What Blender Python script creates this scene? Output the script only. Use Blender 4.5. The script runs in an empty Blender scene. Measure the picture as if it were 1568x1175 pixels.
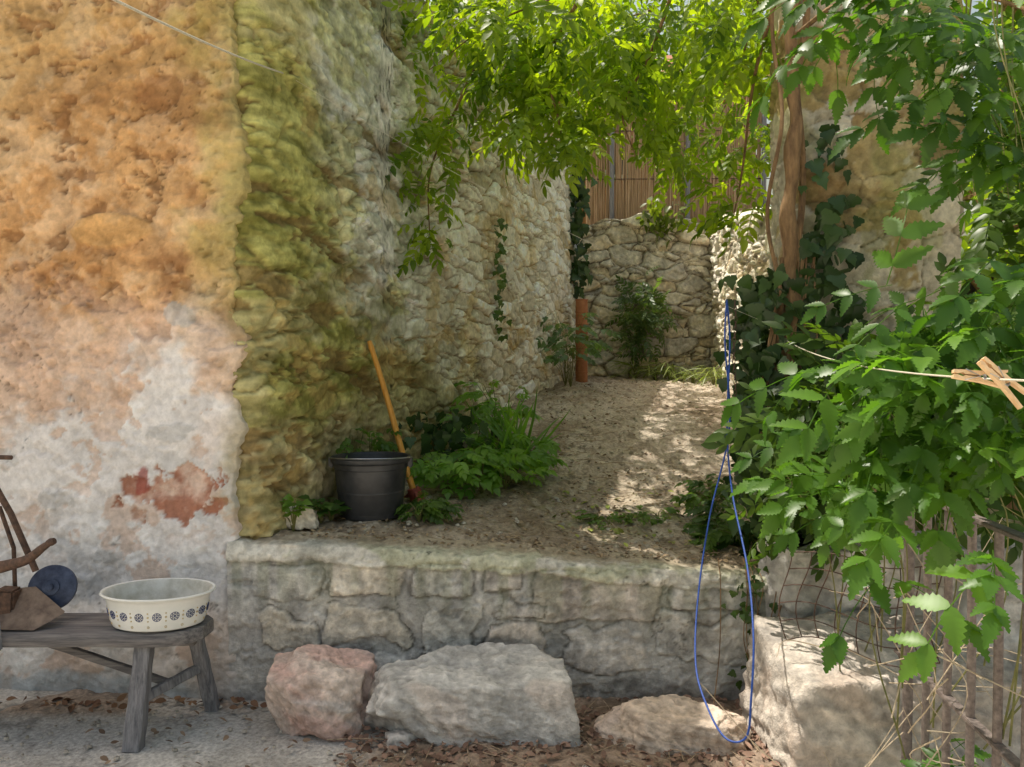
import bpy, math, numpy as np
from mathutils import Vector
R=np.random.default_rng(11)
sc=bpy.context.scene
sc.view_settings.view_transform='Standard'
try: sc.view_settings.look='None'
except Exception: pass
sc.view_settings.exposure=0

# ---------------------------------------------------------------- noise
def hsh(ix,iy,s):
    ix=ix.astype(np.int64); iy=iy.astype(np.int64)
    n=(ix*374761393+iy*668265263+s*1442695041)&0xffffffff
    n=((n^(n>>13))*1274126177)&0xffffffff
    n=((n^(n>>15))*2246822519)&0xffffffff
    n=n^(n>>16)
    return (n&0xffffff)/float(0xffffff)
def vn(x,y,s=0):
    ix=np.floor(x);iy=np.floor(y);fx=x-ix;fy=y-iy
    fx=fx*fx*fx*(fx*(fx*6-15)+10);fy=fy*fy*fy*(fy*(fy*6-15)+10)
    a=hsh(ix,iy,s);b=hsh(ix+1,iy,s);c=hsh(ix,iy+1,s);d=hsh(ix+1,iy+1,s)
    return (a*(1-fx)+b*fx)*(1-fy)+(c*(1-fx)+d*fx)*fy
def fbm(x,y,o=4,s=0,g=.5):
    t=0;a=1;n=0
    for i in range(o):
        ca,sa=math.cos(.6*i+.3),math.sin(.6*i+.3)
        t=t+a*(vn((x*ca-y*sa)*2**i+7.3*i,(x*sa+y*ca)*2**i+3.1*i,s+i)*2-1);n+=a;a*=g
    return t/n*1.5
def fbma(x,y,o=4,s=0,g=.5):
    t=0;a=1;n=0
    for i in range(o):
        t=t+a*(vn(x*2**i+7.3*i,y*2**i+3.1*i,s+i)*2-1);n+=a;a*=g
    return t/n*1.5
def vor(x,y,s=0,jit=.8,stag=.5,p=2.0):
    iy=np.floor(y)
    f1=np.full(x.shape,9.);f2=np.full(x.shape,9.);rid=np.zeros(x.shape);rid2=np.zeros(x.shape)
    for dy in(-1,0,1):
        cy=iy+dy
        off=stag*(np.mod(cy,2))
        cx0=np.floor(x-off)
        for dx in(-1,0,1):
            cx=cx0+dx
            px=cx+off+.5+(hsh(cx,cy,s)-.5)*jit
            py=cy+.5+(hsh(cx,cy,s+9)-.5)*jit
            d=(np.abs(x-px)**p+np.abs(y-py)**p)**(1/p)
            r=hsh(cx,cy,s+17);r2=hsh(cx,cy,s+31)
            m=d<f1
            f2=np.where(m,f1,np.minimum(f2,d));f1=np.where(m,d,f1)
            rid=np.where(m,r,rid);rid2=np.where(m,r2,rid2)
    return f1,f2,rid,rid2
def ss(a,b,x):
    t=np.clip((x-a)/(b-a),0,1);return t*t*(3-2*t)
def mix(a,b,m):
    m=np.asarray(m)[...,None];return np.asarray(a)*(1-m)+np.asarray(b)*m

# ---------------------------------------------------------------- mesh
def raw_mesh(name,V,Q,col=None,mat=None,smooth=True,T=None):
    V=np.asarray(V,dtype=np.float32).reshape(-1,3)
    Q=np.asarray(Q,dtype=np.int32).reshape(-1,4)
    me=bpy.data.meshes.new(name)
    me.vertices.add(len(V));me.vertices.foreach_set('co',V.ravel())
    me.loops.add(Q.size);me.loops.foreach_set('vertex_index',Q.ravel())
    me.polygons.add(len(Q))
    me.polygons.foreach_set('loop_start',np.arange(0,Q.size,4,dtype=np.int32))
    me.polygons.foreach_set('loop_total',np.full(len(Q),4,dtype=np.int32))
    me.polygons.foreach_set('use_smooth',np.full(len(Q),smooth))
    me.update(calc_edges=True)
    if col is not None:
        a=me.color_attributes.new('Col','FLOAT_COLOR','POINT')
        c=np.ones((len(V),4),dtype=np.float32);c[:,:3]=np.asarray(col).reshape(-1,3)
        a.data.foreach_set('color',c.ravel())
    if mat: me.materials.append(mat)
    ob=bpy.data.objects.new(name,me);sc.collection.objects.link(ob)
    return ob
def grid_quads(n,m):
    i=np.arange(n-1)[:,None];j=np.arange(m-1)[None,:]
    a=i*m+j
    return np.stack([a,a+m,a+m+1,a+1],-1).reshape(-1,4)
def grid_mesh(name,P,col,mat):
    n,m=P.shape[:2]
    return raw_mesh(name,P,grid_quads(n,m),col,mat)

class MB:
    """collects polygon parts of one object"""
    def __init__(s): s.v=[];s.f=[];s.mi=[];s.n=0
    def add(s,V,F,mi=0):
        s.v.extend([tuple(map(float,p)) for p in V]);s.f.extend([tuple(int(i)+s.n for i in f) for f in F])
        s.mi.extend([mi]*len(F));s.n+=len(V)
    def tube(s,pts,r,seg=8,mi=0,flat=1.0):
        pts=[Vector(p) for p in pts];n=len(pts)
        rr=r if hasattr(r,'__len__') else [r]*n
        V=[];F=[];prev=None
        for i,p in enumerate(pts):
            t=(pts[min(i+1,n-1)]-pts[max(i-1,0)]).normalized()
            if prev is None:
                a=Vector((0,0,1)) if abs(t.z)<.9 else Vector((1,0,0))
                u=t.cross(a).normalized()
            else:
                u=(prev-t*prev.dot(t)).normalized()
            prev=u;w=t.cross(u)
            for k in range(seg):
                an=2*math.pi*k/seg
                V.append(p+(u*math.cos(an)+w*math.sin(an)*flat)*rr[i])
        for i in range(n-1):
            for k in range(seg):
                k2=(k+1)%seg
                F.append((i*seg+k,i*seg+k2,(i+1)*seg+k2,(i+1)*seg+k))
        F.append(tuple(range(seg))[::-1]);F.append(tuple((n-1)*seg+k for k in range(seg)))
        s.add(V,F,mi)
    def box(s,c,size,rot=None,mi=0,bev=.004,taper=1.0):
        import bmesh
        from mathutils import Euler
        bm=bmesh.new();bmesh.ops.create_cube(bm,size=1)
        for v in bm.verts:
            v.co=Vector((v.co.x*size[0],v.co.y*size[1],v.co.z*size[2]))
            if v.co.z>0: v.co.x*=taper;v.co.y*=taper
        if bev>0: bmesh.ops.bevel(bm,geom=list(bm.edges),offset=bev,segments=2,affect='EDGES')
        M=Euler(rot or (0,0,0)).to_matrix()
        bm.verts.index_update()
        V=[M@v.co+Vector(c) for v in bm.verts];F=[[v.index for v in f.verts] for f in bm.faces]
        bm.free()
        s.add(V,F,mi)
    def lathe(s,prof,c,seg=48,sx=1,sy=1,mi=0,M=None):
        V=[];F=[];n=len(prof)
        for r,z in prof:
            for k in range(seg):
                a=2*math.pi*k/seg
                p=Vector((r*math.cos(a)*sx,r*math.sin(a)*sy,z))
                if M is not None:p=M@p
                V.append(p+Vector(c))
        for i in range(n-1):
            for k in range(seg):
                k2=(k+1)%seg
                F.append((i*seg+k,i*seg+k2,(i+1)*seg+k2,(i+1)*seg+k))
        s.add(V,F,mi)
    def obj(s,name,mats,smooth=True,parent=None):
        me=bpy.data.meshes.new(name);me.from_pydata(s.v,[],s.f);me.update()
        for m in mats: me.materials.append(m)
        me.polygons.foreach_set('material_index',s.mi)
        me.polygons.foreach_set('use_smooth',[smooth]*len(s.f))
        ob=bpy.data.objects.new(name,me);sc.collection.objects.link(ob)
        if smooth:
            try: me.set_sharp_from_angle(angle=math.radians(40))
            except Exception: pass
        if parent: ob.parent=parent
        return ob
def empty(name):
    e=bpy.data.objects.new(name,None);sc.collection.objects.link(e);return e

# ---------------------------------------------------------------- materials
def nt(name):
    m=bpy.data.materials.new(name);m.use_nodes=True
    return m,m.node_tree,m.node_tree.nodes['Principled BSDF']
def attr_mat(name,rough=.9,scale=28,namt=.3,bump=.8,bdist=.03,detail=7,nr=.62):
    m,t,b=nt(name);N=t.nodes;L=t.links
    a=N.new('ShaderNodeAttribute');a.attribute_name='Col'
    g=N.new('ShaderNodeNewGeometry')
    n=N.new('ShaderNodeTexNoise');n.inputs['Scale'].default_value=scale;n.inputs['Detail'].default_value=detail;n.inputs['Roughness'].default_value=nr
    L.new(g.outputs['Position'],n.inputs['Vector'])
    r=N.new('ShaderNodeMapRange');r.inputs[1].default_value=.38;r.inputs[2].default_value=.62
    r.inputs[3].default_value=1-namt;r.inputs[4].default_value=1+namt*.8
    L.new(n.outputs['Fac'],r.inputs[0])  # same noise darkens the bump hollows: recess shade put into base colour
    mm=N.new('ShaderNodeVectorMath');mm.operation='SCALE'
    L.new(a.outputs['Color'],mm.inputs[0]);L.new(r.outputs[0],mm.inputs['Scale'])
    L.new(mm.outputs[0],b.inputs['Base Color'])
    b.inputs['Roughness'].default_value=rough
    bu=N.new('ShaderNodeBump');bu.inputs['Strength'].default_value=bump;bu.inputs['Distance'].default_value=bdist
    L.new(n.outputs['Fac'],bu.inputs['Height']);L.new(bu.outputs[0],b.inputs['Normal'])
    try:b.inputs['Specular IOR Level'].default_value=.2
    except Exception:pass
    return m
def noise_mat(name,c1,c2,rough=.8,scale=20,bump=.3,metal=0,stretch=(1,1,1),bdist=.003,spec=.4,detail=5):
    m,t,b=nt(name);N=t.nodes;L=t.links
    tc=N.new('ShaderNodeTexCoord');mp=N.new('ShaderNodeMapping');mp.inputs['Scale'].default_value=stretch
    L.new(tc.outputs['Object'],mp.inputs[0])
    n=N.new('ShaderNodeTexNoise');n.inputs['Scale'].default_value=scale;n.inputs['Detail'].default_value=detail;n.inputs['Roughness'].default_value=.65
    L.new(mp.outputs[0],n.inputs['Vector'])
    cr=N.new('ShaderNodeValToRGB');cr.color_ramp.elements[0].position=.33;cr.color_ramp.elements[1].position=.67
    cr.color_ramp.elements[0].color=(*c1,1);cr.color_ramp.elements[1].color=(*c2,1)
    L.new(n.outputs['Fac'],cr.inputs[0]);L.new(cr.outputs[0],b.inputs['Base Color'])
    b.inputs['Roughness'].default_value=rough;b.inputs['Metallic'].default_value=metal
    bu=N.new('ShaderNodeBump');bu.inputs['Strength'].default_value=bump;bu.inputs['Distance'].default_value=bdist
    L.new(n.outputs['Fac'],bu.inputs['Height']);L.new(bu.outputs[0],b.inputs['Normal'])
    try:b.inputs['Specular IOR Level'].default_value=spec
    except Exception:pass
    return m
def leaf_mat(name,trans=.45,rough=.45,tcol=(1.5,1.5,.35)):
    m,t,b=nt(name);N=t.nodes;L=t.links
    a=N.new('ShaderNodeAttribute');a.attribute_name='Col'
    L.new(a.outputs['Color'],b.inputs['Base Color']);b.inputs['Roughness'].default_value=rough
    try:b.inputs['Specular IOR Level'].default_value=.35
    except Exception:pass
    tr=N.new('ShaderNodeBsdfTranslucent')
    mu=N.new('ShaderNodeVectorMath');mu.operation='MULTIPLY';mu.inputs[1].default_value=tcol
    L.new(a.outputs['Color'],mu.inputs[0]);L.new(mu.outputs[0],tr.inputs['Color'])
    mx=N.new('ShaderNodeMixShader');mx.inputs[0].default_value=trans
    L.new(b.outputs[0],mx.inputs[1]);L.new(tr.outputs[0],mx.inputs[2])
    L.new(mx.outputs[0],N['Material Output'].inputs['Surface'])
    return m

M_plaster=attr_mat('plaster',.92,34,.12,.6,.014)
M_rubble=attr_mat('rubble_masonry',.95,30,.16,.65,.018)
M_dry=attr_mat('dry_stone',.93,26,.20,.7,.022)
M_soil=attr_mat('soil',.97,60,.26,.7,.012,6)
M_rock=attr_mat('rock',.88,34,.20,.8,.018)
M_leaf=leaf_mat('vine_leaf',.5,.45,(4.2,4.0,.5))
M_leafn=leaf_mat('creeper_leaf',.40,.38,(2.4,2.6,.6))
M_ivy=leaf_mat('ivy_leaf',.12,.35,(1.2,1.3,.4))
M_dead=leaf_mat('dead_leaf',.1,.8,(1,1,1))
M_bark=noise_mat('bark',(.12,.07,.035),(.34,.21,.10),.9,30,.9,stretch=(1,1,.25),bdist=.014)
M_stem=noise_mat('stem',(.10,.12,.03),(.22,.2,.07),.7,30)
M_oldwood=noise_mat('weathered_wood',(.08,.075,.08),(.26,.24,.23),.85,25,.6,stretch=(.2,3,3),bdist=.004)
M_legwood=noise_mat('weathered_wood_leg',(.11,.11,.12),(.30,.29,.30),.85,25,.6,stretch=(3,3,.2),bdist=.004)
M_handle=noise_mat('varnished_ash_wood',(.55,.24,.035),(.75,.39,.08),.45,18,.15,stretch=(3,3,.3))
M_iron=noise_mat('rusty_iron',(.05,.035,.03),(.17,.10,.07),.7,40,.5,metal=.4)
M_redmetal=noise_mat('red_painted_steel',(.20,.035,.02),(.36,.09,.06),.6,40,.4)
M_rail=noise_mat('railing_iron',(.12,.095,.085),(.27,.22,.195),.6,60,.5,metal=.2)
M_black=noise_mat('black_plastic',(.014,.016,.020),(.045,.047,.052),.40,9,.1,spec=.5)
M_enamel=noise_mat('white_enamel',(.72,.73,.70),(.82,.82,.79),.22,8,.02,spec=.6)
M_enin=noise_mat('stained_enamel',(.42,.40,.33),(.74,.73,.69),.35,14,.05)
M_blue=noise_mat('cobalt_decor',(.02,.035,.12),(.05,.07,.2),.35,20,0)
M_gold=noise_mat('faded_gold_decor',(.45,.33,.14),(.62,.5,.25),.4,20,0)
M_rope=noise_mat('blue_cord',(.01,.04,.22),(.03,.10,.42),.55,200,.6)
M_cord=noise_mat('cotton_line',(.5,.46,.36),(.68,.63,.5),.8,300,.5)
M_peg=noise_mat('clothes_peg_wood',(.64,.42,.22),(.8,.58,.34),.6,60,.3,stretch=(1,1,1))
M_steel=noise_mat('galvanised_steel',(.35,.35,.35),(.5,.5,.5),.35,60,.1,metal=.9)
M_terra=noise_mat('terracotta',(.34,.13,.06),(.50,.22,.11),.85,14,.3)
M_bluepaint=noise_mat('worn_blue_paint',(.012,.02,.05),(.06,.08,.14),.5,25,.3)
M_reed=noise_mat('reed',(.26,.16,.08),(.54,.37,.23),.85,30,.6,stretch=(2,2,.1))

# ---------------------------------------------------------------- sun
SUN=np.array([-.31,.22,.925]);SUN/=np.linalg.norm(SUN)
el=math.asin(SUN[2]);az=math.atan2(SUN[0],SUN[1])
w=bpy.data.worlds.new("World");sc.world=w;w.use_nodes=True
sk=w.node_tree.nodes.new('ShaderNodeTexSky');sk.sky_type='NISHITA';sk.sun_disc=False
sk.sun_elevation=el;sk.sun_rotation=az;sk.dust_density=7;sk.air_density=2.3;sk.ozone_density=0
bg=w.node_tree.nodes['Background'];bg.inputs['Strength'].default_value=.15
w.node_tree.links.new(sk.outputs[0],bg.inputs[0])
sl=bpy.data.lights.new('sun','SUN');sl.energy=5;sl.angle=math.radians(.5);sl.color=(1,.94,.84)
so=bpy.data.objects.new('sun',sl);sc.collection.objects.link(so)
so.rotation_euler=Vector(SUN).to_track_quat('Z','Y').to_euler()
so.location=(-3,2,9)

# ---------------------------------------------------------------- camera
cd=bpy.data.cameras.new('camera');cam=bpy.data.objects.new('camera',cd);sc.collection.objects.link(cam)
cam.location=(0,0,1.41);cam.rotation_euler=(math.radians(90-1.34),0,0)
cd.sensor_width=36;cd.lens=27.05;cd.clip_end=600;cd.clip_start=.05
sc.camera=cam

# ---------------------------------------------------------------- curve walls
def resample(pts,res):
    pts=np.array(pts,float)
    P=np.vstack([2*pts[0]-pts[1],pts,2*pts[-1]-pts[-2]]);out=[]
    for i in range(1,len(P)-2):
        t=np.linspace(0,1,40,endpoint=False)[:,None]
        a,b,c,d=P[i-1],P[i],P[i+1],P[i+2]
        out.append(.5*((2*b)+(-a+c)*t+(2*a-5*b+4*c-d)*t**2+(-a+3*b-3*c+d)*t**3))
    C=np.vstack(out+[P[-2][None]])
    d=np.r_[0,np.cumsum(np.linalg.norm(np.diff(C,axis=0),axis=1))]
    n=int(d[-1]/res)+1;s=np.linspace(0,d[-1],n)
    return np.stack([np.interp(s,d,C[:,0]),np.interp(s,d,C[:,1])],1),s
def wall(name,pts,z0,z1,res,fun,mat,thick=.35):
    C,s=resample(pts,res)
    T=np.gradient(C,axis=0);T/=np.linalg.norm(T,axis=1)[:,None]
    Nn=np.stack([T[:,1],-T[:,0]],1)
    zt=z1(C[:,0],C[:,1]) if callable(z1) else np.full(len(s),z1)
    nz=int((zt.max()-z0)/res)+1
    k=np.linspace(0,1,nz)
    Z=z0+(zt[:,None]-z0)*k[None]
    U=np.repeat(s[:,None],nz,1);X=np.repeat(C[:,0:1],nz,1);Y=np.repeat(C[:,1:2],nz,1)
    h,col,du=fun(U,Z,X,Y)
    P=np.stack([X+Nn[:,0:1]*h+T[:,0:1]*du,Y+Nn[:,1:2]*h+T[:,1:2]*du,Z],-1)
    P=np.pad(P,((1,1),(1,1),(0,0)),mode='edge')
    col=np.pad(col,((1,1),(1,1),(0,0)),mode='edge')
    NN=np.pad(Nn,((1,1),(0,0)),mode='edge')
    for sl_ in ((0,slice(None)),(-1,slice(None)),(slice(None),-1)):
        P[sl_][...,:2]-= (NN[sl_[0]] if sl_[0]!=slice(None) else NN)*thick
    return grid_mesh(name,P,col,mat)
def plate(x,y,o,s,w=.07,g=.55):
    return ss(-w,w,fbma(x,y,o,s,g))*2-1

def f_plaster(U,Z,X,Y):
    b1=fbm(U*8,Z*10,5,1,.62);b2=fbm(U*30,Z*32,4,12,.62);pl=plate(U*8+3,Z*11,5,18,.12,.60)
    n1=fbm(U*1.7,Z*2.2,4,71);n2=fbm(U*6,Z*6,6,81,.60);n4=fbm(U*13,Z*16,5,83,.62)
    lowl=1.20+.10*(X+1.9)+fbm(U*2.4,Z*2.6,6,21,.62)*.30
    white=1-ss(-.06,.10,Z-lowl)
    pinkline=1.62+fbm(U*1.8,Z*1.9,6,25,.62)*.42
    orange=ss(-.22,.28,Z-pinkline)
    rgh=1-.50*white
    h=(.0065*b1+.0055*b2+.0045*pl)*rgh+.012*fbm(U*1.5,Z*1.5,2,3)
    pit=ss(.34,.46,fbm(U*9,Z*14,5,44,.62));h-=.011*pit*rgh
    flake=ss(.02,.04,fbm(U*3.1+4,Z*3.6,6,61,.60)-.26)*ss(-.75,-.1,Z-lowl)*ss(.6,.25,Z-lowl)
    h-=.008*flake
    O=mix((.50,.265,.105),(.64,.38,.18),np.clip(.5+.9*n1,0,1))  # orange roughcast coat, with a warm colour cast put into its base colour
    O=mix(O,(.30,.135,.05),ss(.10,.6,n2)*.65);O=mix(O,(.72,.52,.33),ss(.10,.5,-n2)*.55)
    O=mix(O,(.42,.33,.14),ss(2.0,3.0,Z+.4*n1)*.40)
    O=mix(O,(.26,.125,.05),pit*.65);O=mix(O,(.70,.48,.28),ss(.25,.45,-n4)*.35)
    Pk=mix((.65,.48,.37),(.74,.60,.50),np.clip(.5+.6*n1,0,1));Pk=mix(Pk,(.50,.32,.20),ss(.2,.6,n2)*.55)
    Wh=mix((.72,.69,.68),(.86,.84,.835),np.clip(.5+1.0*n2,0,1));Wh=mix(Wh,(.70,.61,.56),ss(.15,.6,n1)*.55)
    Wh=mix(Wh,(.56,.555,.56),ss(.30,.42,fbm(U*3.3+2,Z*3.6,6,120,.6))*.55)
    Wh=mix(Wh,(.62,.42,.30),ss(.38,.48,fbm(U*4+6,Z*5,6,122,.62))*.55)
    c=mix(Pk,O,orange);c=mix(c,Wh,white)
    c=mix(c,(.64,.44,.32),flake*.6)
    ww=fbm(U*7,Z*7,6,91,.64)
    d=((X+1.43)/.25)**2+((Z-.885)/.13)**2+ww*1.4
    br=1-ss(.75,.83,d)
    c=mix(c,mix((.38,.15,.085),(.72,.53,.43),np.clip(.5+1.6*n2+.6*n4,0,1)),br*.92);h-=.012*br
    d2=((X+1.58)/.05)**2+((Z-.935)/.075)**2+fbm(U*12,Z*12,4,95)*.9
    c=mix(c,(.32,.06,.04),(1-ss(.7,.95,d2))*.8)
    for (x0,z0,a,b) in ((-1.97,.84,.09,.045),(-1.44,1.13,.09,.04),(-1.40,1.62,.06,.05),(-1.75,.60,.10,.03),(-2.2,1.0,.07,.05),(-1.95,.45,.2,.08)):
        q=((X-x0)/a)**2+((Z-z0)/b)**2+fbm(U*10,Z*10,5,97,.62)*1.1
        mk=1-ss(.75,.9,q);c=mix(c,(.50,.495,.49),mk*.65);h+=.004*mk
    q=((X+1.7)/.22)**2+((Z-1.98)/.07)**2+fbm(U*5,Z*5,4,99)*.7
    mk=1-ss(.85,1.0,q);c=mix(c,(.66,.39,.15),mk*.6);h=h*(1-.7*mk)+.008*mk
    for (x0,z0,a,b) in ((-1.5,2.55,.13,.08),(-1.52,2.42,.10,.05)):
        q=((X-x0)/a)**2+((Z-z0)/b)**2+fbm(U*7,Z*7,4,101)*.8
        mk=1-ss(.8,1.0,q);h=h*(1-.5*mk)-.02*mk*(z0>2.5)+.01*mk;c=mix(c,(.28,.13,.05) if z0>2.5 else (.6,.38,.2),mk*.6)
    cr=np.abs(fbm(U*2.1,Z*2.1,6,111,.6));ck=(1-ss(0,.013,cr))*ss(.0,.4,fbm(U,Z,2,7))
    h-=.006*ck;c=c*(1-.5*ck[...,None])
    base=1-ss(.05,.09,Z+.04*n2);c=mix(c,(.47,.52,.57),base*.75)
    st=ss(.2,.6,fbm(U*4,Z*1.3,5,115,.6))*(1-ss(.2,.8,Z));c=mix(c,(.54,.46,.40),st*.5)
    edge=ss(.10,.0,-1.13-X+.08*fbm(U*4+1,Z*6,5,5,.62))
    c=mix(c,(.38,.33,.17),edge*.6*ss(.4,.9,Z))
    mg=ss(.26,.0,-1.13-X+.16*fbm(U*6,Z*5,5,6,.62))*ss(1.2,2.0,Z);c=mix(c,(.40,.37,.12),mg*.55)
    du=ss(.3,.0,-1.13-X)*(fbm(Z*4,Z*0+2,6,15,.62)*.06+.02*(Z>2))
    h-=.012*ss(.06,.0,-1.15-X)
    cav=np.clip(1+(b1*.15+b2*.15+.07*pl)*rgh,.5,1.3)  # relief shading painted in: hollows darker, raised grain lighter
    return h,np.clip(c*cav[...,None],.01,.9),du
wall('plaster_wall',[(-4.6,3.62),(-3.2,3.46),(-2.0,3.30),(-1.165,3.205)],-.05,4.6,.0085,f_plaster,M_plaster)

CV=[(-1.26,3.33),(-1.13,3.255),(-1.03,3.34),(-.95,3.60),(-.88,3.92),(-.72,4.45),(-.5,5.1),(-.2,6.0),(.11,7),(.44,8),(.80,9.15)]
def f_moss(U,Z,X,Y):
    far=ss(.9,2.6,U+.4*fbm(U*1.5,Z*1.5,3,6));nearf=1-far
    wu=U*1.0+.05*fbm(U*4,Z*5,4,2,.5);wz=Z+.032*fbm(U*4,Z*5,4,4,.5)
    f1,f2,r,r2=vor(wu/.32,wz/.13,3,.9,.5,2.8);e=f2-f1
    g1,g2,q,q2=vor(wu/.16+9,wz/.068,13,.95,.5,2.6);e2=g2-g1
    sm=r2>.55
    e=np.where(sm,np.minimum(e,e2*.9),e);r=np.where(sm,q,r);r3=np.where(sm,q2,r2*1.8)
    n1=fbm(U*1.0,Z*1.3,4,31);n2=fbma(U*4.5,Z*10,5,33,.56);n3=fbma(U*14,Z*30,3,35,.6)
    p1=plate(U*2.2,Z*6,5,41,.03,.58);p2=plate(U*5.5,Z*13,4,43,.06,.58)
    prof=ss(.01,.13,e)
    fill=ss(-.12,.12,fbm(U*1.7+3,Z*2.4,5,61,.58))*nearf
    open_=1-.85*fill
    h=.030*prof*open_+.016*(r-.5)*prof*open_+fill*(.020+.005*p2)+.003*n2+.002*n3+nearf*.005*p1
    pit=ss(.36,.41,fbma(U*2.8,Z*9,5,47,.58))*(1-.6*far)
    h-=.020*pit
    h+=.020*fbm(U*1.0,Z*1.2,2,9)
    ledge=np.exp(-((Z-1.66-.03*n1)/.010)**2)+np.exp(-((Z-2.12-.05*n1)/.010)**2)*.7+np.exp(-((Z-1.0-.04*n1)/.012)**2)*.6
    h-=.014*ledge*ss(1.3,.6,U)
    k=np.clip(.5+.7*n2+.3*n3,0,1)
    grey=mix((.58,.59,.50),(.84,.85,.77),k)
    cream=mix((.70,.62,.46),(.88,.84,.73),r);cream=mix(cream,(.68,.67,.65),ss(.6,.8,r3)*.5)
    ol=mix((.28,.255,.09),(.54,.50,.25),k)
    br=mix((.38,.30,.16),(.60,.52,.36),k)
    up=ss(1.5,2.3,Z+.5*n1+.40*(U-.9)+.15*n2)*ss(.45,.85,U+.1*n2)
    c=mix(ol,grey,np.clip(up,0,1))
    low=ss(1.3,.95,Z+.25*n1+.1*n2);c=mix(c,br,low*ss(2.5,1.0,U)*.7)
    c=mix(c,cream,ss(1.5,2.8,U+.5*n1))
    c=c*(1+.35*(r-.5)*open_)[...,None]
    gm=fbm(U*1.0+5,Z*1.6,7,53,.64)
    mossy=np.clip(ss(-.10,.12,gm+ss(1.2,.2,U)*.20),0,1)*ss(3.6,1.8,U)*(.35+.65*ss(.85,1.4,Z))
    c=mix(c,mix((.21,.215,.03),(.50,.50,.12),np.clip(.5+.8*n3+.5*n2,0,1)),mossy*.60)
    joint=(1-ss(.0,.06,e))*open_
    c=mix(c,(.34,.23,.10),joint*(.75*far+.4));c=mix(c,(.26,.18,.07),pit*.8)  # ochre joints and pits, darkened further in place of crevice shadow
    och=ss(.30,.42,fbm(U*3,Z*3.5,6,57,.6));c=mix(c,(.58,.41,.15),och*.45)
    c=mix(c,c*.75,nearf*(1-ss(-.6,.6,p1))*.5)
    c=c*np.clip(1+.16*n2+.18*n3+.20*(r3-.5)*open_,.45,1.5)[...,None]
    return h,np.clip(c,.01,.9),np.zeros_like(U)
wall('mossy_stone_wall',CV,.3,lambda x,y:np.interp(y,[3.2,4.3,4.45,5.6,6.2,9],[4.8,4.8,3.66,3.75,3.95,3.95]),.0105,f_moss,M_rubble)  # near top raised out of view so the wall shades the ledge

def dry(cw,ch,seed,base,dark,warm,dep=.06,mort=(.19,.155,.11),p=3.0,jd=.06):
    def f(U,Z,X,Y):
        wu=U+.05*fbm(U*4,Z*4,4,seed);wz=Z+.045*fbm(U*3,Z*4,4,seed+1)
        f1,f2,r,r2=vor(wu/cw,wz/ch,seed+2,.9,.5,p);e=f2-f1
        g1,g2,q,q2=vor(wu/(cw*.5)+5,wz/(ch*.55),seed+12,.9,.5,p);e2=g2-g1
        sm=r2>.55
        e=np.where(sm,np.minimum(e,e2*.8),e);r=np.where(sm,q,r);r3=np.where(sm,q2,r2*1.8)
        n2=fbm(U*9,Z*9,5,seed+3,.6);n3=fbm(U*24,Z*24,3,seed+4);pl=plate(U*6,Z*9,4,seed+6,.12,.6)
        prof=ss(.01,.15,e)
        h=dep*prof*(.5+.8*r3)+.010*n2+.004*n3+.008*pl+.02*(r-.5)
        c=mix(base,dark,ss(.5,.9,r));c=mix(c,warm,ss(.45,.1,r)*.8)
        c=c*np.clip(1+.3*n2+.15*n3+.35*(r3-.5),.5,1.5)[...,None]
        c=mix(mort,c,ss(.0,jd,e+.03*n2))
        return h,np.clip(c,.01,.92),np.zeros_like(U)
    return f
wall('dry_stone_wall',[(.72,9.05),(1.6,9.0),(2.46,9.05)],.9,lambda x,y:3.12+.05*np.sin(x*5)+.03*np.sin(x*13),.012,
     dry(.36,.16,200,(.70,.64,.52),(.54,.50,.43),(.72,.60,.42)),M_dry)
wall('boundary_wall',[(2.40,9.1),(2.15,7.2),(1.98,5.6),(1.92,3.9)],.6,lambda x,y:np.interp(y,[3.9,5.6,9.1],[2.2,2.55,3.13])+.04*np.sin(y*7),.016,
     dry(.36,.16,260,(.86,.78,.62),(.76,.70,.60),(.86,.70,.48)),M_dry)  # stones paler than the back wall: sunlit brightness put into the colour

def f_pillar(U,Z,X,Y):
    wu=U+.03*fbm(U*5,Z*5,5,300,.55);wz=Z+.03*fbm(U*5,Z*5,5,301,.55)
    f1,f2,r,r2=vor(wu/.40,wz/.25,303,.6,.5,3);e=f2-f1
    n1=fbm(U*2,Z*2,5,305,.6);n2=fbm(U*8,Z*8,6,306,.62);n3=fbm(U*25,Z*25,4,307,.6);pl=plate(U*3,Z*5,6,311,.05,.6)
    h=.014*ss(0,.06,e)+.008*n2+.006*n3+.010*pl
    c=mix((.36,.27,.12),(.57,.47,.25),np.clip(.5+1.1*n1,0,1));c=mix(c,(.27,.16,.07),ss(.05,.45,n2)*.55)
    c=mix(c,(.74,.71,.60),ss(.15,.25,fbm(U*2.5,Z*2.5,6,309,.6))*.6)
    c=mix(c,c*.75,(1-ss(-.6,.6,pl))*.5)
    c=mix(c,(.18,.13,.07),(1-ss(0,.035,e))*.6)
    c=mix(c,(.28,.29,.08),ss(.15,.4,fbm(U*3+9,Z*2,6,313,.6))*.4)
    return h,np.clip(c*np.clip(1+.25*n3+.2*n2+.3*(r-.5),.5,1.4)[...,None],.01,.9),U*0
wall('stone_pillar',[(1.36,4.02),(1.31,3.82),(1.33,3.62),(1.5,3.58),(1.8,3.58),(2.10,3.62)],.2,4.4,.010,f_pillar,M_rubble)

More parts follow.
